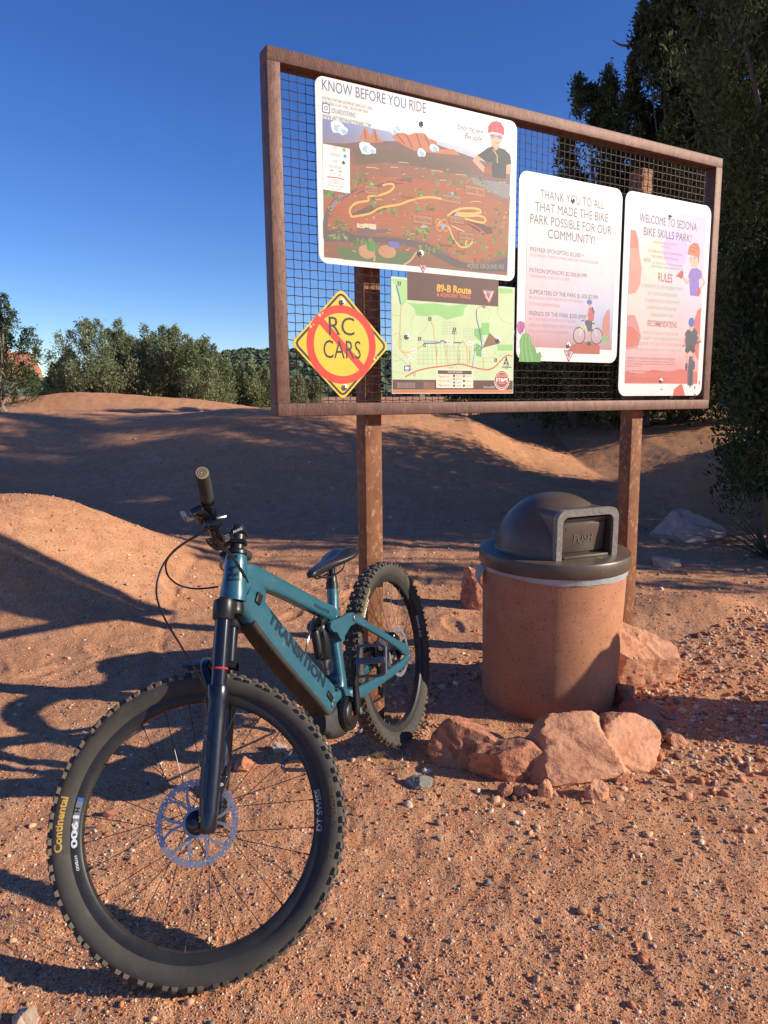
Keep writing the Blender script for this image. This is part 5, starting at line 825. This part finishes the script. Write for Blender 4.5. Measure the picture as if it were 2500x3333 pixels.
# rear triangle
mb=MB()
for s in (1,-1):
    mb.loft(smooth_st([(.368,s*.050,.630,.010,.017,3),(.33,s*.054,.610,.009,.016,3),(.20,s*.060,.524,.008,.014,3.5),(.08,s*.068,.440,.009,.016,3),(.005,s*.070,.388,.009,.024,2.6),(-.025,s*.070,.362,.008,.020,2.2)],5),20)
mb.build('seat_stay',M_teal,bike)
mb=MB()
for s in (1,-1):
    mb.loft(smooth_st([(.47,s*.030,.385,.012,.022,3),(.43,s*.043,.376,.012,.022,3),(.36,s*.050,.366,.010,.020,3.4),(.22,s*.056,.352,.009,.018,3.4),(.08,s*.066,.344,.009,.017,3),(.0,s*.072,.346,.008,.017,2.4),(-.025,s*.072,.352,.008,.014,2.2)],5),20)
mb.tube([(.435,-.05,.38),(.435,.05,.38)],.022,18); mb.build('chain_stay',M_teal,bike)
# rear shock
mb=MB(); a_,b_=np.array([.512,0,.652]),np.array([.518,0,.462]); d_=unit(b_-a_); L=np.linalg.norm(b_-a_)
mb.lathe([(0,-.012),(.014,-.012),(.024,0),(.0255,.012),(.0255,.075),(.022,.085),(.0215,.115),(.019,.118),(.0,.118)],a_,d_,24); mb.lathe([(0,0),(.013,.0),(.015,.008),(.015,.085),(.013,.094),(0,.096)],a_+np.array([.042,.004,-.006]),d_,20); mb.tube([a_+[0,0,.0],a_+[.042,.004,-.012]],.012,12)
mb.lathe([(.0125,.11),(.0125,.175),(0,.175)],a_,d_,20,1); mb.lathe([(.0155,.148),(.0155,.152)],a_,d_,20,2); mb.tube([b_-d_*.02,b_],.015,16)
for k in range(4): mb.lathe([(.0195,.112+.0045*k),(.0195,.1135+.0045*k)],a_,d_,20,1)
mb.box(a_+np.array([.0,0,.012]),(.05,.05,.02),b=.006); mb.build('rear_shock',[M_blk,M_silver,M_red],bike)
mb=MB(); mb.tube(catmull([(.70,.034,.60),(.655,.04,.66),(.60,.035,.70),(.55,.03,.70),(.53,.022,.66)],8),.0028,8); mb.tube(catmull([(.60,.036,.50),(.57,.03,.555),(.54,.024,.60),(.53,.02,.635)],6),.0025,8); mb.build('shock_cable',M_gloss,bike)
# seat post and saddle
sp=unit(np.array([-.30,0,1])); c0=np.array([.372,0,.752])
mb=MB(); mb.lathe([(.0,-.01),(.0215,-.01),(.0215,.012),(.019,.014),(.0185,.020),(.0185,.034),(.016,.038),(.0,.038)],c0,sp,24); mb.build('seat_clamp',M_blk,bike)
mb=MB(); mb.tube([c0,c0+sp*.070],.0138,20); e0=c0+sp*.07; mb.box(e0+[0,0,.006],(.05,.036,.018),b=.004); mb.build('seat_post',M_gloss,bike)
mb=MB()
sad=[(.512,.826,.010,.010),(.500,.828,.017,.016),(.47,.832,.021,.020),(.42,.834,.027,.022),(.37,.836,.038,.022),(.32,.841,.056,.022),(.28,.848,.068,.022),(.25,.853,.069,.020),(.235,.853,.058,.015),(.228,.852,.03,.008)]
S0=catmull([(x,0,z) for x,z,_,_ in sad],4); W0=catmull([(w_,h_,0) for *_,w_,h_ in sad],4); th=np.linspace(0,2*PI,28,endpoint=False); V=[]
for p_,w_ in zip(S0,W0):
    c_,s_=np.cos(th),np.sin(th); yy=w_[0]*np.sign(c_)*np.abs(c_)**.8; zz=np.where(s_>0,w_[1]*.55*s_-.006*np.exp(-(yy/.010)**2)*(w_[0]>.02),w_[1]*1.35*s_*(.35+.65*np.abs(c_)**.5)); zz=zz-.10*np.maximum(np.abs(yy)-.03,0)*4*(np.abs(yy)>.03)*.6
    V.append(np.c_[np.full(28,p_[0]),yy,p_[2]+zz])
k=len(V); mb.add(np.concatenate(V),[(i*28+j,i*28+(j+1)%28,(i+1)*28+(j+1)%28,(i+1)*28+j) for i in range(k-1) for j in range(28)]+[tuple(range(28)),tuple((k-1)*28+j for j in range(28))])
saddle=mb.build('saddle',M_seat,bike,smooth=70)
mb=MB()
for s in (1,-1): mb.tube(catmull([(.47,s*.008,.812),(.43,s*.020,.795),(.37,s*.022,.792),(.31,s*.022,.797),(.27,s*.03,.83)],6),.0035,8)
mb.build('saddle_rail',M_blk,saddle)
# ---- wheels
def wheel(center,xf,prints,rotor_r):
    W=lambda V:(xf if xf is not None else (lambda q:q))(np.asarray(V)+center)
    # rim
    mb=MB(); mb.lathe([(.288,-.0105),(.292,-.0145),(.305,-.0165),(.3135,-.0172),(.3135,-.0145),(.309,-.0135),(.309,.0135),(.3135,.0145),(.3135,.0172),(.305,.0165),(.292,.0145),(.288,.0105)],(0,0,0),(0,1,0),128,0,close=True)
    def arc(txt,ph,r,size,width,out,m,bold,y):
        tv,tf=text_geo(txt,bold=bold,cuts=5); tv=tv*np.array([width/tv[:,0].max(),size/CAP]); h=tv[:,1]-size/2
        a=ph+(tv[:,0]-width/2)/r if out else ph-(tv[:,0]-width/2)/r; q=r+h if out else r-h; yy=y(q)
        return np.c_[q*np.cos(a),yy,q*np.sin(a)],tf,m
    rimy=lambda q:np.interp(q,[.288,.292,.305,.3135],[.0105,.0145,.0165,.0172])+.0006
    tyry=lambda q:np.interp(q,SWR,SWY)+.0006
    sw=[(.3115,.0150),(.316,.0195),(.324,.0255),(.334,.0292),(.343,.0305),(.352,.0295),(.359,.0255),(.3635,.018),(.3655,.008)]; SWR=[q[0] for q in sw]; SWY=[q[1] for q in sw]
    for p in prints:
        if p[0]=='rim': mb.add(*arc(*p[1:],rimy))
        if p[0]=='rimblk':
            _,ph0,ph1,r0,r1,m=p; a=np.linspace(ph0,ph1,8); V=[];
            for q in (r0,r1): V+= [(q*math.cos(x),float(rimy(q))-.0003,q*math.sin(x)) for x in a]
            mb.add(V,[(i,i+1,8+i+1,8+i) for i in range(7)],m)
    rim=mb.build('wheel',[M_rim,M_wht,M_gryp,mat('blue print',(.05,.16,.45),rough=.5)],bike,W)
    # tyre with knobs
    mb=MB(); prof=sw+[(q[0],-q[1]) for q in sw[::-1]]; mb.lathe(prof,(0,0,0),(0,1,0),144,0); 
    def knob(a,y,r,hl,hw_,ht__,n_ang,skew=0):
        ca,sa=math.cos(a),math.sin(a); er=np.array([ca,0,sa]); et=np.array([-sa,0,ca]); nn=er*math.cos(n_ang)+Y*math.sin(n_ang); bb=np.cross(nn,et); base=er*r+Y*y; V=[]
        for k_,(hz,f) in enumerate(((-.003,1.15),(ht__,.82))):
            for sx,sy in ((1,1),(-1,1),(-1,-1),(1,-1)): V.append(base+nn*hz+et*(hl*f*sx+skew*sy)+bb*hw_*f*sy)
        mb.add(V,[(4,5,6,7),(0,1,5,4),(1,2,6,5),(2,3,7,6),(3,0,4,7)],1)
    nk=76
    for i in range(nk):
        a=2*PI*i/nk; da=2*PI/nk
        for s in (1,-1):
            knob(a+(.25*da if i%2 else 0),s*.0278,.3585,.0068,.0042,.0062,s*.82,.001*s); 
            if i%2==0: knob(a+.45*da,s*.0065,.3655,.0062,.0050,.0060,s*.1)
            else: knob(a+.35*da,s*.0140,.3645,.0058,.0048,.0060,s*.32,.0012*s)
            knob(a+.6*da,s*.0185,.3620,.0040,.0032,.0050,s*.5)
    for p in prints:
        if p[0]=='tyre': mb.add(*arc(*p[1:],tyry))
    mb.build('tyre',[M_rub,M_knob,M_yell,M_goldl],rim,W,smooth=35)
    # hub
    mb=MB(); mb.lathe([(0,-.072),(.011,-.072),(.011,-.048),(.024,-.044),(.026,-.030),(.015,-.020),(.013,0),(.015,.02),(.027,.026),(.029,.034),(.016,.040),(.016,.060),(.0105,.062),(.0105,.072),(0,.072)],(0,0,0),(0,1,0),32); mb.build('hub',M_blk,rim,W)
    for i in range(28):
        sd=1 if i%2==0 else -1; ph=2*PI*i/28+.05; hp=ph+(1.15 if (i//2)%2==0 else -1.15); p0=np.array([.027*math.cos(hp),sd*.030,.027*math.sin(hp)]); p1=np.array([.289*math.cos(ph),sd*.003,.289*math.sin(ph)])
        q=MB(); q.tube([p0,p1],.00105,5); q.tube([p0+(p1-p0)*.955,p1],.0019,6); q.build('spoke',M_spoke,rim,W)
    # rotor
    mb=MB(); yr=.0325; R1,R0=rotor_r,rotor_r-.0155; n=64; rows=2
    for j in range(rows):
        for i in range(n):
            a0,a1=2*PI*(i+.5*j)/n,2*PI*(i+1+.5*j)/n; q0,q1=R0+(R1-R0)*j/rows,R0+(R1-R0)*(j+1)/rows; am,qm=(a0+a1)/2,(q0+q1)/2
            o8=[(a0,q0),(am,q0),(a1,q0),(a1,qm),(a1,q1),(am,q1),(a0,q1),(a0,qm)]; hole=(i+j)%3!=0; V=[]
            for s in (1,-1):
                V+=[(q*math.cos(a),yr+s*.0009,q*math.sin(a)) for a,q in o8]
                if hole:
                    for t in range(8): b=2*PI*t/8-PI*.75; V.append(((qm+.0021*math.sin(b))*math.cos(am+.0021/qm*math.cos(b)),yr+s*.0009,(qm+.0021*math.sin(b))*math.sin(am+.0021/qm*math.cos(b))))
            if hole: F=[(t,(t+1)%8,8+(t+1)%8,8+t) for t in range(8)]+[(16+t,24+t,24+(t+1)%8,16+(t+1)%8) for t in range(8)]+[(8+t,8+(t+1)%8,24+(t+1)%8,24+t) for t in range(8)]
            else: F=[tuple(range(8)),tuple(range(15,7,-1))]
            mb.add(V,F)
    for q,nrm in ((R1,1),(R0,-1)): mb.lathe([(q,yr-.0009),(q,yr+.0009)],(0,0,0),(0,1,0),96)
    for i in range(6):
        a=2*PI*i/6; pt=lambda r,b:np.array([r*math.cos(a+b),0,r*math.sin(a+b)]); 
        for b0,b1,b2 in ((0,.16,.30),(.62,.50,.38)):
            C=catmull([pt(R0+.002,b0),pt(R0*.75,b1),pt(.034,b2)],5); T=np.gradient(C,axis=0); T/=np.linalg.norm(T,axis=1)[:,None]; Sd=np.cross(T,Y)*.0034; m_=len(C); V=np.concatenate([C+Sd,C-Sd])+Y*(yr-.0009)
            V=np.concatenate([V,V+Y*.0018]); F=[(t,t+1,m_+t+1,m_+t) for t in range(m_-1)]; F+=[tuple(2*m_+v for v in f) for f in F]+[(t,t+1,2*m_+t+1,2*m_+t) for t in range(m_-1)]+[(m_+t,m_+t+1,3*m_+t+1,3*m_+t) for t in range(m_-1)]; mb.add(V,F)
    mb.lathe([(.021,yr-.001),(.036,yr-.001),(.036,yr+.001),(.021,yr+.001)],(0,0,0),(0,1,0),36,0,close=True); mb.build('brake_rotor',M_steel,rim,W,smooth=30)
    q=MB(); q.tube([(.289*math.cos(.40),0,.289*math.sin(.40)),(.255*math.cos(.40),0,.255*math.sin(.40))],.0028,8); q.build('valve',M_silver,rim,W)
    return rim
#          kind,text,angle(rad from forward, up),radius,size,width,tops outward,material index
wheel(FA,steer,[('tyre','Continental',.44,.3375,.0165,.128,True,2,.03),('tyre','KRYPTOTAL',PI+.30,.339,.013,.105,True,3,.03),('tyre','O 8 A',PI+.66,.340,.011,.04,True,3,.02),('rimblk',.36,.61,.2945,.3095,2),('rimblk',.61,.64,.2945,.3095,3),('rim','H',.545,.3035,.011,.011,False,0,.04),('rim','1900',.38,.3035,.013,.075,False,1,.04),('rim','HYBRID',.14,.302,.006,.035,False,1,.02),('rim','DT SWISS',PI+.36,.302,.013,.098,False,2,.03)],.1015)
wheel(RA,None,[('tyre','Continental',.9,.3375,.0165,.128,True,2,.03),('tyre','KRYPTOTAL',.9+PI,.339,.013,.105,True,3,.03),('rim','DT SWISS',PI-.05,.302,.014,.10,False,1,.03),('rim','H1900',.9,.3035,.012,.08,False,1,.03)],.100)
# ---- fork (turned with the bars)
lg=lambda t,s,off:A0+UU*t+NN*off+Y*.064*s
fk=MB()
fk.loft(smooth_st([tuple(A0+UU*.556)+(.030,.030,2),tuple(A0+UU*.535)+(.033,.031,2.4),tuple(A0+UU*.525)+(.031,.029,2.4)],3),24)
for s in (1,-1):
    pts=[A0+UU*.545+NN*.004+Y*.010*s,A0+UU*.540+NN*.010+Y*.04*s,lg(.528,s,.012)]; fk.loft(smooth_st([tuple(pts[0])+(.024,.019,2.6),tuple(pts[1])+(.022,.019,2.6),tuple(pts[2])+(.019,.020,2.4)],4),20,ref=(1,0,0))
    fk.lathe([(0,.014),(.016,.014),(.018,.010),(.0275,.006),(.0285,.0),(.0285,-.042),(.0255,-.046),(.0,-.046)],lg(.545,s,.012),UU,28)
fork=fk.build('fork',M_blk,bike,steer,smooth=40)
for s in (1,-1):
    q=MB(); q.tube([lg(.50,s,.012),lg(.26,s,.012)],.0208,28); 
    if s==1: q.lathe([(.0215,-.0025),(.0228,0),(.0215,.0025)],lg(.372,s,.012),UU,28,1)
    q.build('stanchion',[M_gloss,M_red],fork,steer)
    q=MB(); q.lathe([(.0212,.330),(.0265,.330),(.0285,.324),(.0288,.296),(.0268,.288),(.0266,.24),(.0256,.12),(.0240,.03),(.0225,-.008),(.019,-.020),(.012,-.023),(0,-.023)],A0+NN*.012+Y*.064*s,UU,32)
    q.box(FA+Y*.060*s-NN*.008,(.034,.018,.030),b=.006); q.lathe([(0,0),(.013,0),(.013,.012),(.009,.014),(0,.014)],FA+Y*.066*s,Y*s,20)
    if s==1:
        q.box(A0+NN*.036+UU*.306+Y*.064,(.006,.022,.022),b=.002)
        # leg graphics: blue-grey band, maker's mark near the foot
        def onleg(a,t,r): return A0+NN*.012+Y*.064+UU*t[:,None]+r*(np.cos(a)[:,None]*Y+np.sin(a)[:,None]*NN)
        for t0,t1 in ((.205,.262),(.155,.192),(.06,.14)):
            a=np.linspace(.1,1.25,7); V=np.concatenate([onleg(a,np.full(7,t0),.0273),onleg(a,np.full(7,t1),.0270)]); q.add(V,[(i,i+1,7+i+1,7+i) for i in range(6)],1)
        for i,ch in enumerate('ZEB'):
            tv,tf=text_geo(ch,bold=.03,cuts=3); tv=tv*np.array([.017/max(tv[:,0].max(),.3),.013/CAP]); q.add(onleg(1.05-tv[:,0]/.0277,tv[:,1]+.238-.022*i,.0278),tf,2)
        tv,tf=text_geo('3',bold=.03,cuts=3); tv=tv*np.array([.010/tv[:,0].max(),.012/CAP]); q.add(onleg(1.0-tv[:,0]/.0242,tv[:,1]+.005,.0245),tf,3)
    q.build('fork_leg',[M_fork,mat('fork graphic',(.016,.026,.050),rough=.35),M_gryp,mat('lime print',(.45,.52,.10),rough=.5)],fork,steer,smooth=35)
mb=MB(); arch=[lg(.318,1,.028),A0+UU*.372+NN*.050+Y*.052,A0+UU*.398+NN*.058,A0+UU*.372+NN*.050-Y*.052,lg(.318,-1,.028)]; mb.loft(smooth_st([tuple(p)+(.013,.010,3) for p in arch],6),18,ref=(.9,0,.43)); mb.build('fork_brace',M_fork,fork,steer)
# small mudguard over the front tyre
mb=MB(); V=[]; na_=13
for a in np.linspace(1.84,2.20,na_):
    r_=.402; wd=.044*(1-.5*abs(a-2.02)/.5)
    for j,f in enumerate((-1,-.55,0,.55,1)): V.append(FA+np.array([(r_-.020*abs(f)**1.5)*math.cos(a),wd*f,(r_-.020*abs(f)**1.5)*math.sin(a)]))
V=np.array(V); m_=len(V); F=[(i*5+j,i*5+j+1,(i+1)*5+j+1,(i+1)*5+j) for i in range(na_-1) for j in range(4)]; mb.add(np.concatenate([V,V*1.0+np.array([0,0,.0018])]),F+[tuple(m_+v for v in f) for f in F]); mb.build('mudguard',M_blk,bike,steer,smooth=30)
# brakes
def caliper(c,ax,name_parent,xf,txt):
    q=MB(); q.box(c,(.030,.034,.056),ax,b=.008,seg=3); q.box(np.array(c)+ax@np.array([.004,.016,.0]),(.022,.012,.046),ax,b=.005); q.tube([np.array(c)+ax@np.array([0,-.01,.022]),np.array(c)+ax@np.array([0,-.01,.045])],.006,10)
    if txt: tv,tf=text_geo(txt,bold=.03); tv=tv*np.array([.024/tv[:,0].max(),.010/CAP]); q.add(np.array(c)+np.c_[tv[:,1]*0,np.full(len(tv),.0232),tv[:,1]*0]@ax.T+np.c_[.012-tv[:,0],np.zeros(len(tv)),tv[:,1]-.004]@ax.T,tf,1)
    return q.build('brake_caliper',[M_gloss,M_wht],bike,xf,smooth=35)
caliper(FA+np.array([-.085,.040,.058]),rot3((0,1,0),-.75),None,steer,'TRP')
caliper((.045,.048,.452),rot3((0,1,0),.9),None,None,None)
# ---- cockpit
sc_=A0+UU*.70
mb=MB(); mb.lathe([(0,-.004),(.0290,-.004),(.0290,.004),(.0245,.010),(.0185,.012),(.0185,.022),(.0185,.075),(.0150,.082),(.0,.083)],sc_,UU,28)
mb.lathe([(.0205,.030),(.0205,.066)],sc_,UU,28); bc=np.array([.916,0,1.036])
for dy in (-1,1):
    pass
top=sc_+UU*.048
mb.box((top+bc)/2+[.004,0,.000],(.046,.040,.030),rot3((0,1,0),-.15),b=.006); mb.box(top+UU*.013-NN*.004,(.044,.046,.012),rot3((0,1,0),-(PI/2-HA)),b=.004); mb.box(top-UU*.016-NN*.004,(.044,.046,.012),rot3((0,1,0),-(PI/2-HA)),b=.004); mb.box(bc+[.006,0,0],(.036,.052,.044),rot3((0,1,0),-.1),b=.010)
def onpl(o,ex,ey,tv,w_,h_): return o+tv[:,:1]*w_*ex+tv[:,1:]*h_*ey
for nm,sgn in (('ANVL',1),):
    tv,tf=text_geo(nm,bold=.02); wd_=.030; tv=tv*np.array([wd_/tv[:,0].max(),.007/CAP]); o_=top+UU*.010-NN*.004+Y*.0236; mb.add(o_+np.c_[(.015-tv[:,0])*-1*-1,np.zeros(len(tv)),tv[:,1]]@np.eye(3),tf,1)
for k in range(4): mb.box((top+bc)/2+np.array([.004,.0203,-.010+.0055*k]),(.018,.0008,.0028),m=2)
stem=mb.build('stem',[M_blk,M_wht,M_gryp],bike,steer,smooth=30)
tv=None
bar=catmull([(.873,-.385,1.078),(.884,-.30,1.072),(.897,-.22,1.066),(.912,-.10,1.045),(.916,-.05,1.037),(.916,0,1.036),(.916,.05,1.037),(.912,.10,1.045),(.897,.22,1.066),(.884,.30,1.072),(.873,.385,1.078)],8)
yb=np.abs(bar[:,1]); mb=MB(); mb.tube(bar,np.interp(yb,[0,.06,.14,.2],[.0172,.0170,.0125,.0111]),24); hbar=mb.build('handlebar',M_gloss,bike,steer)
def barpt(y): return np.array([np.interp(y,bar[:,1],bar[:,0]),y,np.interp(y,bar[:,1],bar[:,2])])
for s in (1,-1):
    q=MB(); P_=np.array([barpt(s*y) for y in np.linspace(.252,.383,14)]); rr_=np.r_[.0172,.0172,np.full(10,.0158),.0165,.0168]; q.tube(P_,rr_,24); e_=barpt(s*.384)
    for r0,r1 in ((.0,.004),(.006,.009),(.011,.014)): q.lathe([(r0,.0012),(r1,.0012)] if r0==0 else [(r0,.0),(r0,.0016),(r1,.0016),(r1,.0)],e_,unit(barpt(s*.385)-barpt(s*.37)),28,1)
    q.lathe([(0,0),(.0162,0),(.0166,-.004)],e_,unit(barpt(s*.385)-barpt(s*.37)),28,1)
    for y in np.linspace(.27,.36,10): q.lathe([(.0158,-.002),(.0166,-.001),(.0166,.001),(.0158,.002)],barpt(s*y),unit(barpt(s*(y+.01))-barpt(s*y)),24)
    q.build('grip',[M_grip,M_tan],hbar,steer)
    q=MB(); c=barpt(s*.215); q.tube([barpt(s*.205),barpt(s*.226)],.0165,18); q.box(c+[.026,-s*.005,-.012],(.034,.070,.022),rot3((0,0,1),s*-.15),b=.007); q.tube([c+[.03,s*.0,-.014],c+[.038,-s*.05,-.016]],.0085,12)
    lev=catmull([c+[.045,s*.0,-.016],c+[.062,s*.03,-.026],c+[.060,s*.060,-.030],c+[.056,s*.085,-.034],c+[.060,s*.100,-.036]],6); q.tube(lev,.0045,8,1,rx=.008); q.box(c+[.040,s*.004,-.016],(.022,.022,.014),b=.004,m=1)
    q.build('brake_lever',[M_gloss,M_silver],hbar,steer,smooth=40)
    q=MB(); c=barpt(s*.165); q.tube([barpt(s*.158),barpt(s*.172)],.0165,18); q.box(c+[.0,s*.01,-.026],(.040,.040,.028),b=.007); q.box(c+[-.022,s*.022,-.028],(.030,.016,.008),rot3((0,0,1),s*.5),b=.003,m=1); q.tube([c+[.01,0,-.02],c+[.025,s*.03,-.045]],.006,8)
    q.build('remote_lever' if s==1 else 'shifter',[M_gloss,M_silver],hbar,steer,smooth=40)
# display beside the stem
q=MB(); c=barpt(.098); q.tube([barpt(.09),barpt(.106)],.0175,16); q.box(c+[.0,.0,.024],(.030,.040,.014),b=.005); q.build('control_unit',M_gloss,hbar,steer,smooth=35)
# hoses
def hose(P,name='brake_hose',r=.0026): 
    q=MB(); q.tube(catmull(P,10),r,8); return q.build(name,M_gloss,bike)
hose([(1.0299,0.0404,1.0805),(1.0350,0.0296,1.0760),(1.0523,0.0166,1.0686),(1.0747,-0.0069,1.0567),(1.1083,-0.0302,1.0398),(1.1416,-0.0488,1.0077),(1.1698,-0.0538,0.9675),(1.1909,-0.0427,0.9294),(1.1986,-0.0226,0.8770),(1.2101,0.0154,0.8190),(1.2140,0.0463,0.7598),(1.2122,0.0587,0.7250),(1.1979,0.0507,0.6855)])
hose([(1.0322,0.0359,1.0770),(1.0487,0.0013,1.0618),(1.0629,-0.0287,1.0502),(1.0689,-0.0640,1.0329),(1.0711,-0.0896,1.0135),(1.0604,-0.1101,0.9903),(1.0452,-0.1187,0.9621),(1.0076,-0.1256,0.9320),(0.9636,-0.1196,0.9093),(0.9174,-0.1109,0.8963),(0.8861,-0.0878,0.8911)])
hose([(0.9284,-0.0370,1.0096),(0.9740,-0.0210,1.0314),(0.9914,-0.0135,1.0433),(0.9928,0.0090,1.0410),(0.9933,0.0390,1.0171),(0.9960,0.0671,0.9804),(0.9851,0.0755,0.9450),(0.9719,0.0755,0.9141)])
hose([(0.9201,-0.0409,1.0011),(0.9659,-0.0259,1.0244),(0.9829,-0.0174,1.0363),(0.9843,0.0052,1.0340),(0.9849,0.0352,1.0089),(0.9884,0.0613,0.9724),(0.9820,0.0717,0.9378),(0.9676,0.0738,0.9097)])
# ---- cranks, pedals, chain side
BB=np.array([.520,0,.352])
def crank(s,up):
    q=MB(); y0=s*.088; d=np.array([-.020,0,.164])*up; q.loft(smooth_st([tuple(BB+Y*y0-unit(d)*.012)+(.009,.010,2.2),tuple(BB+Y*y0)+(.011,.017,2.4),tuple(BB+d*.5+Y*(y0+s*.004))+(.009,.013,3),tuple(BB+d+Y*(y0+s*.010))+(.010,.014,2.4),tuple(BB+d+unit(d)*.012+Y*(y0+s*.010))+(.008,.006,2.2)],5),20); q.lathe([(0,0),(.012,0),(.012,.004),(.007,.005),(.006,.002),(0,.002)],BB+Y*(y0+s*.010),Y*s,20,1); q.tube([BB,BB+Y*y0],.014,16)
    q.build('crank_arm',[M_blk,M_silver],bike,smooth=40); return BB+d+Y*(y0+s*.010)
pe=crank(1,1); pe2=crank(-1,-1)
def pedal(p,s,ax):
    q=MB(); A_=lambda v:p+ax@np.array([v[0],v[1]*s,v[2]])
    # platform frame: outer ring bars, spine, pins
    W_,L_=.050,.100; y0=.016
    def bar_(a,b,w_,h_): 
        a,b=np.array(a),np.array(b); d=b-a; L=np.linalg.norm(d); ang_=math.atan2(d[1],d[0]); q.box(A_((a+b)/2),(L,w_,h_),ax@np.diag([1,s,1])@rot3((0,0,1),ang_),b=.0022)
    for a,b,w_ in (((-W_,y0,0),(W_,y0,0),.010),((-W_+.006,y0+L_,0),(W_-.006,y0+L_,0),.009),((-W_,y0,0),(-W_,y0+L_*.8,0),.009),((W_,y0,0),(W_,y0+L_*.8,0),.009),((-W_,y0+L_*.8,0),(-W_+.008,y0+L_,0),.009),((W_,y0+L_*.8,0),(W_-.008,y0+L_,0),.009)): bar_(a,b,w_,.013)
    bar_((0,0,0),(0,y0+L_,0),.020,.016); q.tube([A_((0,-.012,0)),A_((0,.02,0))],.008,12)
    for x in (-W_,W_):
        for y in (.024,.050,.074,.100): 
            for z in (-1,1): q.tube([A_((x,y,z*.005)),A_((x,y,z*.0105))],.0018,6,1)
    return q.build('pedal',[M_purp,M_silver],bike,smooth=30)
pedal(pe,1,rot3((0,1,0),1.15)); pedal(pe2,-1,rot3((0,1,0),.3))
mb=MB(); n=34; V=[]; 
for y in (-.047,-.050):
    for i in range(n*4): rad_=.072 if (i%4) in (0,1) else .067; a=2*PI*i/(n*4); V.append((BB[0]+rad_*math.cos(a),y,BB[2]+rad_*math.sin(a)))
m_=n*4; mb.add(V,[tuple(range(m_)),tuple(range(2*m_-1,m_-1,-1))]+[(i,(i+1)%m_,m_+(i+1)%m_,m_+i) for i in range(m_)]); mb.build('chainring',M_blk,bike,smooth=0)
mb=MB()
for k in range(10):
    rr_=.026+.0085*k*(.8 if k<5 else 1)*.9; y=-.026-.0036*(9-k); nt_=int(rr_*2*PI/.0127); V=[]
    for yy in (y,y-.0017):
        for i in range(nt_*2): q_=rr_ if i%2==0 else rr_-.004; a=PI*i/nt_; V.append((RA[0]+q_*math.cos(a),yy,RA[2]+q_*math.sin(a)))
    m_=nt_*2; mb.add(V,[tuple(range(m_)),tuple(range(2*m_-1,m_-1,-1))]+[(i,(i+1)%m_,m_+(i+1)%m_,m_+i) for i in range(m_)])
mb.build('cassette',M_silver,bike,smooth=0)
J1=np.array([RA[0]+.035,-.048,.305]); J2=np.array([RA[0]+.055,-.048,.225])
ch=np.vstack([[BB[0],-.0485,BB[2]+.072],[RA[0],-.046,RA[2]+.055],[RA[0]-.052,-.046,RA[2]],[RA[0]-.02,-.047,RA[2]-.05],J1+[.018,0,0],J1+[.012,0,-.02],J2+[-.018,0,.01],J2+[0,0,-.020],[BB[0],-.0485,BB[2]-.072],[BB[0]+.072,-.0485,BB[2]],[BB[0],-.0485,BB[2]+.072]])
mb=MB()
for a_,b_ in zip(ch[:-1],ch[1:]):
    L=np.linalg.norm(b_-a_); k=max(1,int(L/.0127)); d=(b_-a_)/k; e=unit(b_-a_); nn=np.cross(e,Y)
    for i in range(k):
        c=a_+d*(i+.5); mb.box(c,(.0115,.0052 if i%2 else .0068,.007),np.stack([e,Y,nn],1),b=0)
mb.build('chain',M_blk,bike,smooth=0)
mb=MB(); mb.box((RA[0]-.005,-.070,.335),(.05,.03,.055),rot3((0,1,0),.5),b=.010); mb.box((J1+J2)/2+[0,-.012,0],(.022,.004,.105),rot3((0,1,0),-.25),b=.002); mb.box((J1+J2)/2+[0,.008,0],(.020,.003,.100),rot3((0,1,0),-.25),b=.001)
for j in (J1,J2): mb.lathe([(0,-.006),(.018,-.006),(.020,0),(.018,.006),(0,.006)],j,(0,1,0),20)
mb.build('derailleur',M_blk,bike,smooth=35)
